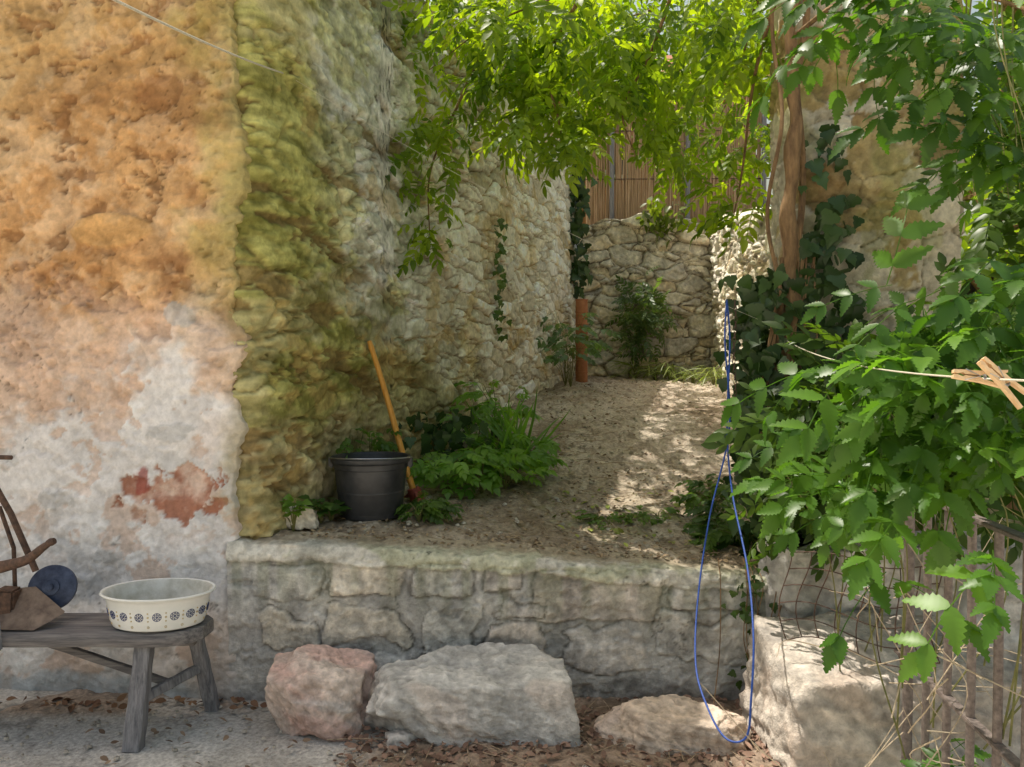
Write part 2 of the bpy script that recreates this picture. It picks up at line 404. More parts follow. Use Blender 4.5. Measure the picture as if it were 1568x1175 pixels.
BL=[(-1.10,-.80,.435,.585),(-.775,-.455,.445,.59),(-.415,-.18,.435,.575),(-.13,.04,.46,.565),(.09,.62,.345,.55),(.66,1.0,.39,.50),
    (-.78,-.42,.22,.41),(-.37,-.13,.25,.40),(.18,.56,.16,.31),(-.08,.13,.14,.33),(.62,.98,.17,.35),(-1.04,-.83,.20,.38),(-.62,-.28,.02,.18),(-.06,.12,.37,.43)]
def retaining():
    res=.0078
    x=np.arange(-1.19,1.12,res);Hs=np.interp(x,[-1.19,-.6,0,1.1],[.655,.64,.60,.515])
    Hs=Hs+.010*fbm(x*7,x*0+3,5,77,.6)
    s=np.arange(0,1.0001,.0118);back=np.linspace(.006,.16,22)
    S=np.concatenate([s,1+back]);U=np.repeat(x[:,None],len(S),1)
    Z=np.where(S[None]<=1,Hs[:,None]*np.minimum(S,1)[None]-.03*(1-np.minimum(S,1)[None]),Hs[:,None]+(S[None]-1)*.14)
    D=np.where(S[None]<=1,0,S[None]-1)
    W=Z+D
    n1=fbm(U*1.6,W*2,4,407);n2=fbm(U*9,W*9,6,408,.62);n3=fbm(U*34,W*34,4,409,.6);pl=plate(U*4,W*7,6,417,.05,.6)
    h=.004*n2+.003*n3+.008*n1+.004*pl
    cem=mix((.38,.37,.35),(.60,.58,.545),np.clip(.5+.9*n2,0,1))
    dk=ss(.0,.4,fbm(U*2.3,W*2.6,5,411,.6));cem=mix(cem,(.27,.265,.25),dk*.55*ss(.1,.35,W))
    c=cem
    wu=U+.018*fbm(U*7,W*7,6,403,.6);wz=W+.016*fbm(U*7,W*7,6,404,.6)
    for i,(x0,x1,z0,z1) in enumerate(BL):
        irr=1.0 if i>5 else .2
        uu=wu+irr*.06*fbm(U*5+i,W*5,3,430+i);zz=wz+irr*.06*fbm(U*5,W*5+i,3,450+i)
        ax=np.abs(uu-(x0+x1)/2)-(x1-x0)/2;az_=np.abs(zz-(z0+z1)/2)-(z1-z0)/2
        dd=np.maximum(ax,az_)+.25*np.sqrt(np.maximum(ax+.03,0)*np.maximum(az_+.03,0))
        vis=.3+.7*ss(-.4,.1,fbm(U*4+i,W*4,3,470))
        ins=1-ss(-.006,.0,dd);gr=np.exp(-((dd-.003)/.0045)**2)*vis
        a=.004+.008*((i*37)%5)/5
        h=h+ins*a+ins*.003*n2-gr*.009
        sc_=[(.56,.54,.50),(.62,.56,.46),(.64,.62,.57),(.56,.51,.46),(.58,.50,.43)][i%5]
        c=mix(c,np.array(sc_)*np.ones_like(c)*np.clip(1+.4*n2+.2*n3,.5,1.4)[...,None],ins*.65)
        c=mix(c,(.15,.135,.115),gr*.8)
    lip=ss(-.062,-.052,W-Hs[:,None]+.014*n2);rnd=ss(.03,.0,np.abs(W-Hs[:,None]));h-=.010*rnd;h+=.012*lip
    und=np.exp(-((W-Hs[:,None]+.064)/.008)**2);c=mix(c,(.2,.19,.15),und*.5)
    cap=mix((.54,.52,.44),(.72,.69,.61),np.clip(.5+.8*n2,0,1));cap=mix(cap,(.34,.37,.15),ss(.05,.25,fbm(U*4,W*5,6,413,.6))*.5)
    c=mix(c,cap,lip*.8)
    c=mix(c,(.72,.71,.69),ss(.1,.4,fbm(U*1.8+8,W*3.5,6,415,.6))*.55*ss(.45,.1,W))
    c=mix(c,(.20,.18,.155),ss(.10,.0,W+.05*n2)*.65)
    wt=1-ss(-1.14,-.98,U+.08*n2);c=mix(c,(.66,.64,.63),wt*.6*ss(.55,.3,W))
    vst=ss(.25,.7,vn(U*26,W*1.5,420))*ss(.35,.05,Hs[:,None]-W-.02)*.5;c=mix(c,(.24,.26,.17),vst*(1-lip))
    crk=(1-ss(0,.014,np.abs(fbm(U*2.6,W*2.6,6,441,.6))))*ss(0,.3,fbm(U*2,W*2,2,443));h-=.006*crk;c=c*(1-.5*crk[...,None])
    c=mix(c,(.36,.29,.20),ss(.01,.10,D+.05*n2)*.9)
    c=np.clip(c*np.clip(1+.15*n2+.16*n3+.05*pl,.5,1.4)[...,None],.01,.9)
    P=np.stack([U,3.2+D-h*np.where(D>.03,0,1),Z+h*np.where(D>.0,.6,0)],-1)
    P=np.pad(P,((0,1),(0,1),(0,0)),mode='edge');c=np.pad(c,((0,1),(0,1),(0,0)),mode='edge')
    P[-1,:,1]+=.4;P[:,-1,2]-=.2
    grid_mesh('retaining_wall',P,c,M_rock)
retaining()
wall('low_stone_wall',[(1.06,3.26),(1.12,3.14),(1.3,3.12),(2.6,3.14)],-.05,.66,.012,
     dry(.44,.22,440,(.62,.59,.55),(.56,.54,.52),(.64,.58,.50),.012,(.42,.40,.36)),M_dry)

# ---------------------------------------------------------------- terrace soil
def soil_z(X,Y):
    X=np.asarray(X,float);Y=np.asarray(Y,float)
    z=np.interp(Y,[3.2,3.3,3.7,4.5,5.2,6,7.5,9.3],[.655,.672,.70,.72,.82,.99,1.17,1.30])
    z=z-.068*(X+.9)*np.clip((5.4-Y)/1.6,0,1)
    return z+.018*fbm(X*2,Y*2,3,500)*np.clip((Y-3.25)*3,0,1)+.008*fbm(X*9,Y*9,3,501)
xs=np.arange(-1.35,2.9,.014);ys=np.arange(3.27,9.4,.016)
X,Y=np.meshgrid(xs,ys,indexing='ij')
Z=soil_z(X,Y)+.006*fbm(X*30,Y*30,3,502)-.02*ss(3.34,3.27,Y)+.014*fbm(X*14,Y*8,3,512)
a=np.clip(.5+1.1*fbm(X*2.5,Y*1.6,6,503,.6),0,1);b=fbm(X*22,Y*14,4,504,.65)
c=mix((.27,.205,.135),(.44,.36,.265),a)
pathm=ss(4.4,5.4,Y)*ss(-.1,.4,X-(-.55+(Y-5)*.33));c=mix(c,mix((.40,.315,.235),(.60,.51,.41),a),pathm*.9)
grn=ss(.0,.3,fbm(X*3+3,Y*3,5,508,.6))*ss(.7,.0,np.abs(Y-4.2))*ss(-.2,.6,X);c=mix(c,(.23,.25,.07),grn*.8)
c=mix(c,(.17,.125,.085),ss(.15,.6,b)*.55);c=mix(c,(.62,.55,.44),ss(.25,.7,-b)*.4)
grid_mesh('dirt_path',np.stack([X,Y,Z],-1),c,M_soil)

gx=np.concatenate([[-250,-80,-30,-12,-6],np.arange(-3.2,2.2,.016),[3,6,12,30,80,250]])
gy=np.concatenate([[-250,-80,-30,-10,-4,-1,.5,1.5],np.arange(2.2,3.6,.016),[5,9,20,60,250]])
X,Y=np.meshgrid(gx,gy,indexing='ij')
n=fbm(X*3,Y*3,4,520);n2=fbm(X*15,Y*15,4,521,.6)
so_=ss(-.62,-.40,X+.12*n)*ss(2.35,2.6,Y+.1*n);so_=np.where((X>2.1)|(Y<2.2),0,so_)
so2=ss(3.08,3.16,Y+.05*n-.03*X)*ss(-2.6,-2.3,X)*ss(.1,.4,fbm(X*3+1,Y*3,3,523)+.2);so_=np.maximum(so_,so2*.8)
Zg=.004*n+.003*n2*(1-so_)+so_*(.012+.012*n2)
near=((X>-3.3)&(X<2.3)&(Y>2.1)&(Y<3.7));Zg=np.where(near,Zg,-.004)
c=mix((.38,.36,.33),(.54,.515,.48),np.clip(.5+.8*n,0,1));c=mix(c,(.30,.28,.255),ss(.2,.6,n2)*.5)
c=np.where((Y<2.15)[...,None],np.array((.66,.60,.51)),c)  # unseen ground behind the camera, made pale to bounce sun forward
ck=1-ss(0,.03,np.abs(fbm(X*1.2,Y*1.2,4,525)));c=c*(1-.4*ck*near)[...,None]
c=mix(c,mix((.17,.125,.09),(.33,.25,.19),np.clip(.5+n2,0,1)),so_)
grid_mesh('ground',np.stack([X,Y,Zg],-1),c,M_soil)
X,Y=np.meshgrid(np.linspace(-40,60,60),np.concatenate([[9.35,10,12,16,24,40,80]]),indexing='ij')
grid_mesh('hillside',np.stack([X,Y,2.95+(Y-9.3)*.06],-1),mix((.12,.12,.05),(.2,.17,.09),vn(X,Y,3)),M_soil)

# ---------------------------------------------------------------- boulders
def boulder(name,c,size,seed,cols,nplanes=16,rot=0,flat_top=None,sub=6,amp=.02,box=.0,shp=26,strata=.006):
    import bmesh
    rg=np.random.default_rng(seed)
    bm=bmesh.new();bmesh.ops.create_icosphere(bm,subdivisions=sub,radius=1)
    D=np.array([v.co[:] for v in bm.verts]);D/=np.linalg.norm(D,axis=1)[:,None]
    pn=rg.normal(size=(nplanes,3));pn/=np.linalg.norm(pn,axis=1)[:,None];pd=rg.uniform(.72+box,1.0+box,nplanes)
    ex=np.array([[0,0,1,.78],[0,0,-1,.6],[1,0,.1,.95],[-1,0,.1,.95],[0,-1,.12,.8],[0,1,0,.85]])
    if flat_top is not None: ex[0]=flat_top
    pn=np.vstack([pn,ex[:,:3]/np.linalg.norm(ex[:,:3],axis=1)[:,None]]);pd=np.r_[pd,ex[:,3]]
    dd=D@pn.T;r=np.where(dd>.05,pd/np.maximum(dd,.05),9)
    r=-np.log(np.sum(np.exp(-r*shp),1))/shp
    P=D*r[:,None]
    P=P*np.array(size)/2
    a,b=math.cos(rot),math.sin(rot)
    n=fbm(P[:,0]*9+P[:,2]*4+seed,P[:,1]*9-P[:,2]*7,5,seed,.6);n2=fbm(P[:,0]*34+P[:,2]*21,P[:,1]*34+P[:,2]*27,4,seed+3,.6)
    lay=fbma(P[:,0]*3+P[:,1]*2+seed,P[:,2]*26+P[:,0]*4+P[:,1]*5,4,seed+6,.6)
    P=P+D*(amp*n+.006*n2+strata*lay)[:,None]
    col=mix(cols[0],cols[1],np.clip(.5+.9*n,0,1));col=mix(col,cols[2],ss(.1,.7,lay)*.55)
    nn=fbm(P[:,0]*5+P[:,2]*5,P[:,1]*5+P[:,2]*3,4,seed+9);col=mix(col,cols[3],ss(.2,.6,nn)*.7)
    col=col*np.clip(1+.28*n2,.6,1.4)[:,None]
    P=np.stack([P[:,0]*a-P[:,1]*b,P[:,0]*b+P[:,1]*a,P[:,2]],1)+np.array(c)
    for v,p in zip(bm.verts,P): v.co=p
    me=bpy.data.meshes.new(name);bm.to_mesh(me);bm.free()
    at=me.color_attributes.new('Col','FLOAT_COLOR','POINT')
    cc=np.ones((len(P),4),dtype=np.float32);cc[:,:3]=col;at.data.foreach_set('color',cc.ravel())
    me.materials.append(M_rock);me.polygons.foreach_set('use_smooth',[True]*len(me.polygons))
    ob=bpy.data.objects.new(name,me);sc.collection.objects.link(ob);return ob
pinkc=[(.56,.43,.37),(.72,.60,.52),(.50,.48,.47),(.62,.40,.34)]
greyc=[(.50,.48,.455),(.68,.65,.61),(.42,.40,.37),(.58,.50,.44)]
tanc=[(.54,.43,.34),(.68,.56,.46),(.47,.42,.38),(.60,.49,.43)]
boulder('boulder',(-.745,2.97,.12),(.44,.34,.42),3,pinkc,10,.15,[.25,-.1,1,.62],shp=90)
boulder('boulder',(-.16,2.97,.115),(.82,.40,.40),8,greyc,7,.03,[.0,-.16,1,.62],box=.16,shp=80)
boulder('boulder',(.61,2.90,.03),(.60,.38,.26),15,tanc,10,-.05,[.12,-.1,1,.70],shp=60)
boulder('stone_block',(1.34,2.80,.01),(.88,.62,.84),24,[(.48,.42,.36),(.64,.57,.49),(.28,.26,.24),(.55,.45,.37)],4,.06,[.02,-.14,1,.84],6,.025,box=.45,shp=70,strata=.018)
boulder('rock',(-.955,3.44,.725),(.15,.12,.13),31,[(.6,.54,.44),(.7,.65,.55),(.5,.46,.38),(.6,.5,.38)],8,.2,None,5)
boulder('rock',(-.41,2.83,.01),(.13,.1,.10),33,greyc,8,.2,None,4,.01)
boulder('rock',(.38,2.98,.01),(.10,.1,.08),34,tanc,8,.2,None,4,.01)

# ---------------------------------------------------------------- foliage tools
def leaflet(L,W,stations,fold=.18,curl=.12,x0=0):
    t=np.array([s[0] for s in stations]);wd=np.array([s[1] for s in stations])
    tx=np.array([s[2] if len(s)>2 else 0 for s in stations])
    m=np.stack([t*L,0*t,-curl*L*t**2],1)
    l=m+np.stack([tx*L,wd*W/2,fold*wd*W/2],1);r=m+np.stack([tx*L,-wd*W/2,fold*wd*W/2],1)
    V=np.concatenate([m,l,r]);n=len(t);Q=[]
    for i in range(n-1):
        Q.append((i,i+1,n+i+1,n+i));Q.append((i+1,i,2*n+i,2*n+i+1))
    return V,np.array(Q)
ST_S=[(0,.03),(.22,.8),(.5,1.),(.78,.62),(1,.02)]
def serr(k=7):
    s=[(0,.03)]
    for i in range(k):
        t=.10+.80*i/(k-1);p=math.sin(min(1,(t+.06)/.42)*math.pi/2) if t<.36 else (1-((t-.36)/.70)**1.5)
        s.append((t-.035,p*.80,0));s.append((t,p*1.06,.05))
    s.append((1.05,.01));return s
ST_R=serr()
ST_I=[(0,.1,-.12),(.06,.85,-.1),(.25,1.0,-.02),(.36,.62,.0),(.52,.66,.0),(.66,.36,0),(1,.02,0)]
def frond(L,pairs,ll,lw,st,seed,droop=.25,angle=58,term=True,start=.22,rach=.0018,bend=.0):
    rg=np.random.default_rng(seed);V=[];Q=[];n=0
    def ad(v,q):
        nonlocal n
        V.append(v);Q.append(q+n);n+=len(v)
    def axis(t): return np.array([t*L,bend*L*t*t,-droop*L*t*t])
    def place(v,o,yaw,pitch,roll):
        cy,sy=math.cos(yaw),math.sin(yaw);cp,sp=math.cos(pitch),math.sin(pitch);cr,sr=math.cos(roll),math.sin(roll)
        Rx=np.array([[1,0,0],[0,cr,-sr],[0,sr,cr]]);Ry=np.array([[cp,0,sp],[0,1,0],[-sp,0,cp]]);Rz=np.array([[cy,-sy,0],[sy,cy,0],[0,0,1]])
        return v@(Rz@Ry@Rx).T+o
    for i in range(pairs):
        t=start+(1-start-.08)*i/max(1,pairs-1)
        sc_=(.75+.35*math.sin(math.pi*(t*.85+.1)))*rg.uniform(.85,1.12)
        for sgn in(-1,1):
            v,q=leaflet(ll*sc_,lw*sc_,st,rg.uniform(.05,.35),rg.uniform(.05,.3))
            ad(place(v,axis(t),sgn*math.radians(angle+rg.uniform(-10,10)-18*t),math.atan(2*droop*t)*.6+rg.uniform(-.15,.3),rg.uniform(-.3,.3)),q)
    if term:
        v,q=leaflet(ll*1.05,lw*1.05,st,.15,.2);ad(place(v,axis(1),rg.uniform(-.2,.2),math.atan(2*droop)+.1,0),q)
    ts=np.linspace(0,1,6);ax=np.array([axis(t) for t in ts])
    v=np.concatenate([ax+[0,rach,0],ax-[0,rach,0]]);q=np.array([(i,i+1,6+i+1,6+i) for i in range(5)]);ad(v,q)
    v=np.concatenate([ax+[0,0,rach],ax-[0,0,rach]]);ad(v,q.copy())
    return np.concatenate(V),np.concatenate(Q)
def basis(d,up):
    d=d/np.linalg.norm(d,axis=1)[:,None]
    z=up-np.sum(up*d,1)[:,None]*d;z/=np.maximum(np.linalg.norm(z,axis=1),1e-4)[:,None]
    y=np.cross(z,d);return np.stack([d,y,z],-1)
class Fol:
    def __init__(s): s.V=[];s.Q=[];s.C=[];s.n=0
    def add(s,protos,pos,d,up,scale,c1,c2,leafvar=.2):
        pos=np.asarray(pos);k=len(pos)
        if k==0:return
        which=R.integers(0,len(protos),k);B=basis(d,up)
        for pi,(pv,pq) in enumerate(protos):
            m=which==pi;kk=m.sum()
            if kk==0:continue
            v=np.einsum('kij,nj->kni',B[m],pv)*scale[m][:,None,None]+pos[m][:,None,:]
            q=pq[None]+(np.arange(kk)*len(pv))[:,None,None]+s.n
            a=R.random(kk)[:,None,None]
            nv=len(pv);inner=(1+leafvar*(hsh(np.arange(nv)//15,np.full(nv,pi),7)-.5))[None,:,None]
            c=(np.array(c1)*(1-a)+np.array(c2)*a)*inner*np.ones((kk,nv,1))
            s.V.append(v.reshape(-1,3));s.Q.append(q.reshape(-1,4));s.C.append(c.reshape(-1,3));s.n+=kk*nv
    def obj(s,name,mat,parent=None):
        ob=raw_mesh(name,np.concatenate(s.V),np.concatenate(s.Q),np.concatenate(s.C),mat)
        if parent: ob.parent=parent
        return ob
def rsph(k):
    v=R.normal(size=(k,3));v/=np.linalg.norm(v,axis=1)[:,None];return v*(R.random(k)**(1/2.2))[:,None]
P_w=[frond(.24,5,.065,.028,ST_S,i,.35,bend=b) for i,b in ((1,.1),(2,-.12),(3,0),(4,.2))]
P_c=[frond(.24,3,.085,.046,ST_R,10+i,.35,62,rach=.0016,bend=b) for i,b in enumerate((.1,-.15,.0,.2,-.05))]
P_c2=[frond(.20,2,.080,.050,ST_R,20+i,.45,66,rach=.0016,bend=b) for i,b in enumerate((.1,-.15))]
P_i=[leaflet(.07,.075,ST_I,f,c_) for f,c_ in((.1,.1),(.25,.2),(.02,.3))]
P_l=[leaflet(.10,.055,ST_S,f,c_) for f,c_ in((.1,.1),(.3,.2),(.02,.3))]

# ---------------------------------------------------------------- wisteria
def smooth(pts,n=18):
    P=np.array(pts,float);P=np.vstack([2*P[0]-P[1],P,2*P[-1]-P[-2]]);o=[]
    for i in range(1,len(P)-2):
        t=np.linspace(0,1,n,endpoint=False)[:,None];a,b,c,d=P[i-1:i+3]
        o.append(.5*((2*b)+(-a+c)*t+(2*a-5*b+4*c-d)*t**2+(-a+3*b-3*c+d)*t**3))
    return np.vstack(o+[P[-2][None]])
wis=empty('wisteria_vine')
tr=MB()
tpv=np.array([(1.22,3.50,.5),(1.25,3.52,.9),(1.23,3.50,1.3),(1.27,3.50,1.7),(1.25,3.5,2.1),(1.28,3.50,2.5),(1.26,3.52,2.9),(1.29,3.55,3.3),(1.2,3.7,3.6)])
tt=np.linspace(0,8,60)
tr.tube([(np.interp(t,range(9),tpv[:,0])+.006*math.sin(t*9),np.interp(t,range(9),tpv[:,1]),np.interp(t,range(9),tpv[:,2])) for t in tt],[.042-.002*t+.006*math.sin(t*7) for t in tt],12)
tr.tube([(1.31+.02*math.sin(t*3),3.52+.02*math.cos(t*4),.6+t*.35) for t in np.linspace(0,8,50)],.016,8)
tr.tube([(1.19+.025*math.sin(t*2.3+1),3.50+.03*math.cos(t*3),.6+t*.35) for t in np.linspace(0,8,50)],.009,8)
branches=[[(1.2,3.7,3.6),(.9,4.0,3.55),(.4,4.2,3.45),(-.1,4.4,3.35),(-.5,4.7,3.2)],
 [(1.2,3.7,3.6),(1.1,4.3,3.6),(.9,5.0,3.7),(.5,5.5,3.8)],
 [(1.25,3.6,3.4),(1.3,4.2,3.3),(1.4,4.8,3.2),(1.5,5.6,3.2)],
 [(.4,4.2,3.45),(.2,4.3,3.1),(.25,4.2,2.75),(.3,4.1,2.45)],
 [(-.1,4.4,3.35),(-.3,4.6,3.0),(-.5,4.75,2.6),(-.5,4.7,2.15)],
 [(1.25,3.6,3.2),(1.25,4.0,2.9),(1.28,4.3,2.5),(1.25,4.4,2.2)],
 [(.9,4.0,3.55),(.75,4.2,3.1),(.6,4.2,2.8),(.7,4.4,2.6)],
 [(.9,5.0,3.7),(.9,6.0,4.0),(1.0,7.2,4.2)],[(.5,5.5,3.8),(.1,6.2,4.4),(.3,7.2,4.7),(.5,8.2,4.8)],
 [(1.28,3.5,2.9),(1.25,3.0,2.8),(1.2,2.5,2.6),(1.3,2.1,2.4),(1.45,1.8,2.1)]]
for b in branches:
    s_=smooth(b);tr.tube(s_,list(np.linspace(.012,.003,len(s_))),6)
tr.obj('trunk',[M_bark],parent=wis)
fo=Fol();
CL=[(-.25,4.6,3.36,.36,80),(.06,4.4,3.02,.33,80),(.31,4.2,3.2,.40,95),(.26,4.0,2.66,.22,38),(-.33,4.6,2.80,.26,44),(-.55,4.75,2.55,.18,24),
(-.50,4.65,2.24,.14,14),(.79,5.0,3.53,.42,85),(1.38,5.5,3.65,.5,85),(1.38,4.6,2.74,.26,40),(1.4,6.0,3.15,.3,18),(.52,4.2,2.87,.25,38),
(1.15,4.0,3.05,.28,50),(1.24,4.3,2.32,.13,12),(-.61,5.0,3.45,.3,26),(.72,4.4,3.25,.3,64),(0.9,4.6,2.95,.22,24),(1.08,4.9,2.85,.24,24),(.05,4.0,3.3,.3,38),(1.0,6.2,3.9,.5,70),(1.6,6.8,3.8,.5,44),
(.6,6.6,4.5,.6,100),(1.0,7.6,4.8,.6,80),(1.3,4.2,3.75,.5,110),(.7,3.7,3.7,.4,80),(1.6,3.6,3.9,.5,80),(.1,5.6,4.3,.5,90),  # high clusters from here on added, mostly out of view, to shade ledge and path
(-.1,6.3,4.6,.5,100),(.25,7.2,4.8,.6,95),(.5,8.2,4.9,.6,80),(-.3,5.5,4.3,.45,65)]
pos=[];
for x,y,z,r,k in CL:
    pos.append(rsph(int(k))*np.array([r*1.1,r*1.2,r])+np.array([x,y,z]))
pos=np.concatenate(pos)
tq=(pos[:,2]-.70)/SUN[2];q=pos-tq[:,None]*SUN
def inr(q,x0,x1,y0,y1): return (q[:,0]>x0)&(q[:,0]<x1)&(q[:,1]>y0)&(q[:,1]<y1)
kill=inr(q,.10,.85,4.14,4.60)|inr(q,.92,1.3,4.65,4.9)  # gaps cut in the canopy so sun patches reach the path
tb=(pos[:,0]-2.2)/SUN[0];q2=pos-tb[:,None]*SUN
kill|=(q2[:,1]>6.0)&(q2[:,1]<9.0)&(q2[:,2]>1.5)&(q2[:,2]<3.1)&(pos[:,2]>3.3)  # fronds also removed where they would shade the boundary wall
pos=pos[~kill];k=len(pos)
d=R.normal(size=(k,3))*[1,1,.5]+[-.25,-.35,-.55];up=R.normal(size=(k,3))*.45+[0,-.1,1]
fo.add(P_w,pos,d,up,R.uniform(.75,1.25,k),(.055,.105,.015),(.17,.23,.025),.3)
fo.obj('leaves',M_leaf,wis)

# ---------------------------------------------------------------- creeper (near, right)
cre=empty('trumpet_creeper')
fo=Fol();fod=Fol()
CC=[(.93,2.2,2.42,.12,13),(1.10,2.2,2.42,.13,13),(1.17,2.1,2.22,.12,8),(1.36,2.2,2.30,.18,22),(1.42,2.1,2.02,.15,18),(1.2,2.4,2.6,.22,20),
(1.02,1.95,1.58,.10,8),(1.22,1.9,1.58,.14,16),(1.2,2.0,1.46,.15,17),(.84,2.0,1.42,.06,4),(1.02,1.9,1.38,.14,17),(1.21,1.85,1.38,.16,22),(.90,2.0,1.28,.09,8),
(.90,2.3,1.14,.09,9),(.97,2.2,1.08,.09,9),(1.02,1.95,1.22,.11,13),(1.20,1.95,1.29,.12,14),(.96,1.85,1.06,.05,4),(1.0,2.0,.86,.04,2),(1.36,2.3,.26,.06,4),(1.0,1.6,1.02,.04,3)]
for (x,y,z,r,kk) in CC:
    p=rsph(kk)*r+[x,y,z];k=len(p)
    d=R.normal(size=(k,3))*[.9,.6,.4]+[-.45,-.45,-.28];up=R.normal(size=(k,3))*.35+[-.1,-.55,.9]
    dark=(.04,.095,.014) if z>2 else (.045,.11,.016)
    fo.add(P_c+P_c2,p,d,up,R.uniform(.62,1.05,k),dark,(.10,.20,.03) if z<2 else (.08,.16,.02),.3)
fo.obj('leaves',M_leafn,cre)
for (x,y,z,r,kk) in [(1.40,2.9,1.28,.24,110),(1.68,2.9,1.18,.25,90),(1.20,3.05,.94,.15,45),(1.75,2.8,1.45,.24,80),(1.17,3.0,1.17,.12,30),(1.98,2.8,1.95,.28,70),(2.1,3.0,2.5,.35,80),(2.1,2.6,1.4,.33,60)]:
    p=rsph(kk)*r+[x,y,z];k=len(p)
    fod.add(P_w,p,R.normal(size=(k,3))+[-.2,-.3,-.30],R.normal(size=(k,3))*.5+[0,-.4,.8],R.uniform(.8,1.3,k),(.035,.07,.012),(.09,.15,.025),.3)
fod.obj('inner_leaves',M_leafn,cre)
st=MB()
for i in range(18):
    x0=R.uniform(1.1,1.5);y0=R.uniform(1.9,2.8);z0=R.uniform(.2,.5)
    p=smooth([(x0,y0,z0),(x0+R.normal()*.1,y0-.1,z0+.5),(x0-R.uniform(0,.3),y0-.1,z0+R.uniform(.6,1.0))],8)
    st.tube(p,list(np.linspace(.0030,.0012,len(p))),5)
for i in range(8):
    x0=R.uniform(1.25,1.5);y0=R.uniform(1.9,2.6)
    p=smooth([(x0,y0,2.7),(x0+R.normal()*.05,y0,2.3),(x0+R.normal()*.06,y0-.1,1.9)],8)
    st.tube(p,list(np.linspace(.003,.0012,len(p))),5)
st.obj('stems',[M_stem],parent=cre)
tw=MB()
for i in range(44):
    a=np.array([R.uniform(1.0,1.35),R.uniform(1.7,2.6),R.uniform(.1,.8)]);b=a+R.normal(size=3)*[.22,.12,.25]
    m=(a+b)/2+R.normal(size=3)*.05
    p=smooth([a,m,b],6);tw.tube(p,list(np.linspace(.0022,.001,len(p))),4)
for q_ in [[(1.08,1.5,1.62),(1.0,1.3,1.56),(.95,1.15,1.5)],[(.92,1.3,1.58),(.87,1.3,1.5),(.86,1.28,1.45)]]:
    p=smooth(q_,8);tw.tube(p,list(np.linspace(.003,.0012,len(p))),5)
tw.obj('dry_twigs',[noise_mat('dry_twig',(.35,.27,.18),(.55,.46,.33),.9,40)],parent=cre)

# ---------------------------------------------------------------- ivy
iv=empty('ivy')
fo=Fol()
def ivyfield(n,fn,nrm,c1=(.022,.05,.014),c2=(.06,.11,.03),s=(.6,1.2)):
    p=np.array([fn() for _ in range(n)]);nr=np.array(nrm,float)
    up=R.normal(size=(n,3))*.35+nr;d=R.normal(size=(n,3))*.4+[0,0,-1]
    fo.add(P_i,p,d,up,R.uniform(*s,n),c1,c2,.2)
ivyfield(600,lambda:(R.normal(1.19,.055),R.uniform(3.38,3.9),R.uniform(.75,1.85)),(-.5,-.8,.2))
ivyfield(450,lambda:(R.normal(1.24,.10),R.uniform(3.28,3.5),R.uniform(.55,1.35)),(-.2,-1,.3))
def pf():
    x=1.3+abs(R.normal(0,.2));return (x,3.52-R.random()*.05,R.uniform(1.3,1.45+.7*math.exp(-((x-1.42)/.16)**2)))
ivyfield(170,pf,(0,-1,.25),s=(.7,1.4))
ivyfield(30,lambda:(R.uniform(1.3,1.6),3.52,R.uniform(1.9,2.5)),(0,-1,.2),s=(.6,1.3))
ivyfield(60,lambda:(R.normal(1.0,.05),3.14+R.normal()*.02,R.uniform(.1,.6)),(0,-1,.3),(.04,.08,.02),(.08,.14,.03),(.3,.6))
ivyfield(220,lambda:(.72+R.normal()*.06,8.75-R.random()*.25,R.uniform(2.2,4.0)),(.6,-1,.2),s=(1,1.8))
ivyfield(170,lambda:(-.45+R.normal()*.16,4.9+R.normal()*.25,R.uniform(.75,1.12)),(.6,-1,.4),s=(.7,1.2))
ivyfield(70,lambda:(-.10+R.normal()*.03,6.1+R.normal()*.06,R.uniform(1.6,2.6)),(.8,-1,.3),(.05,.10,.02),(.10,.17,.03),(.5,.9))
fo.obj('ivy_leaves',M_ivy,iv)
vb=MB()
for i in range(14):
    x=1.15+R.random()*.15;p=smooth([(x,3.45,.6),(x+R.normal()*.04,3.45,1.0),(x+R.normal()*.05,3.46,1.4),(x+R.random()*.12,3.5,1.9)],8)
    vb.tube(p,.005,5)
for i in range(12):
    x=R.uniform(.85,1.15);p=smooth([(x,3.3,.58),(x+R.normal()*.03,3.15,.5),(x+R.normal()*.06,3.12,.25),(x+R.normal()*.1,3.05,.03)],8);vb.tube(p,.002,4)
vb.obj('ivy_stems',[M_bark],parent=iv)

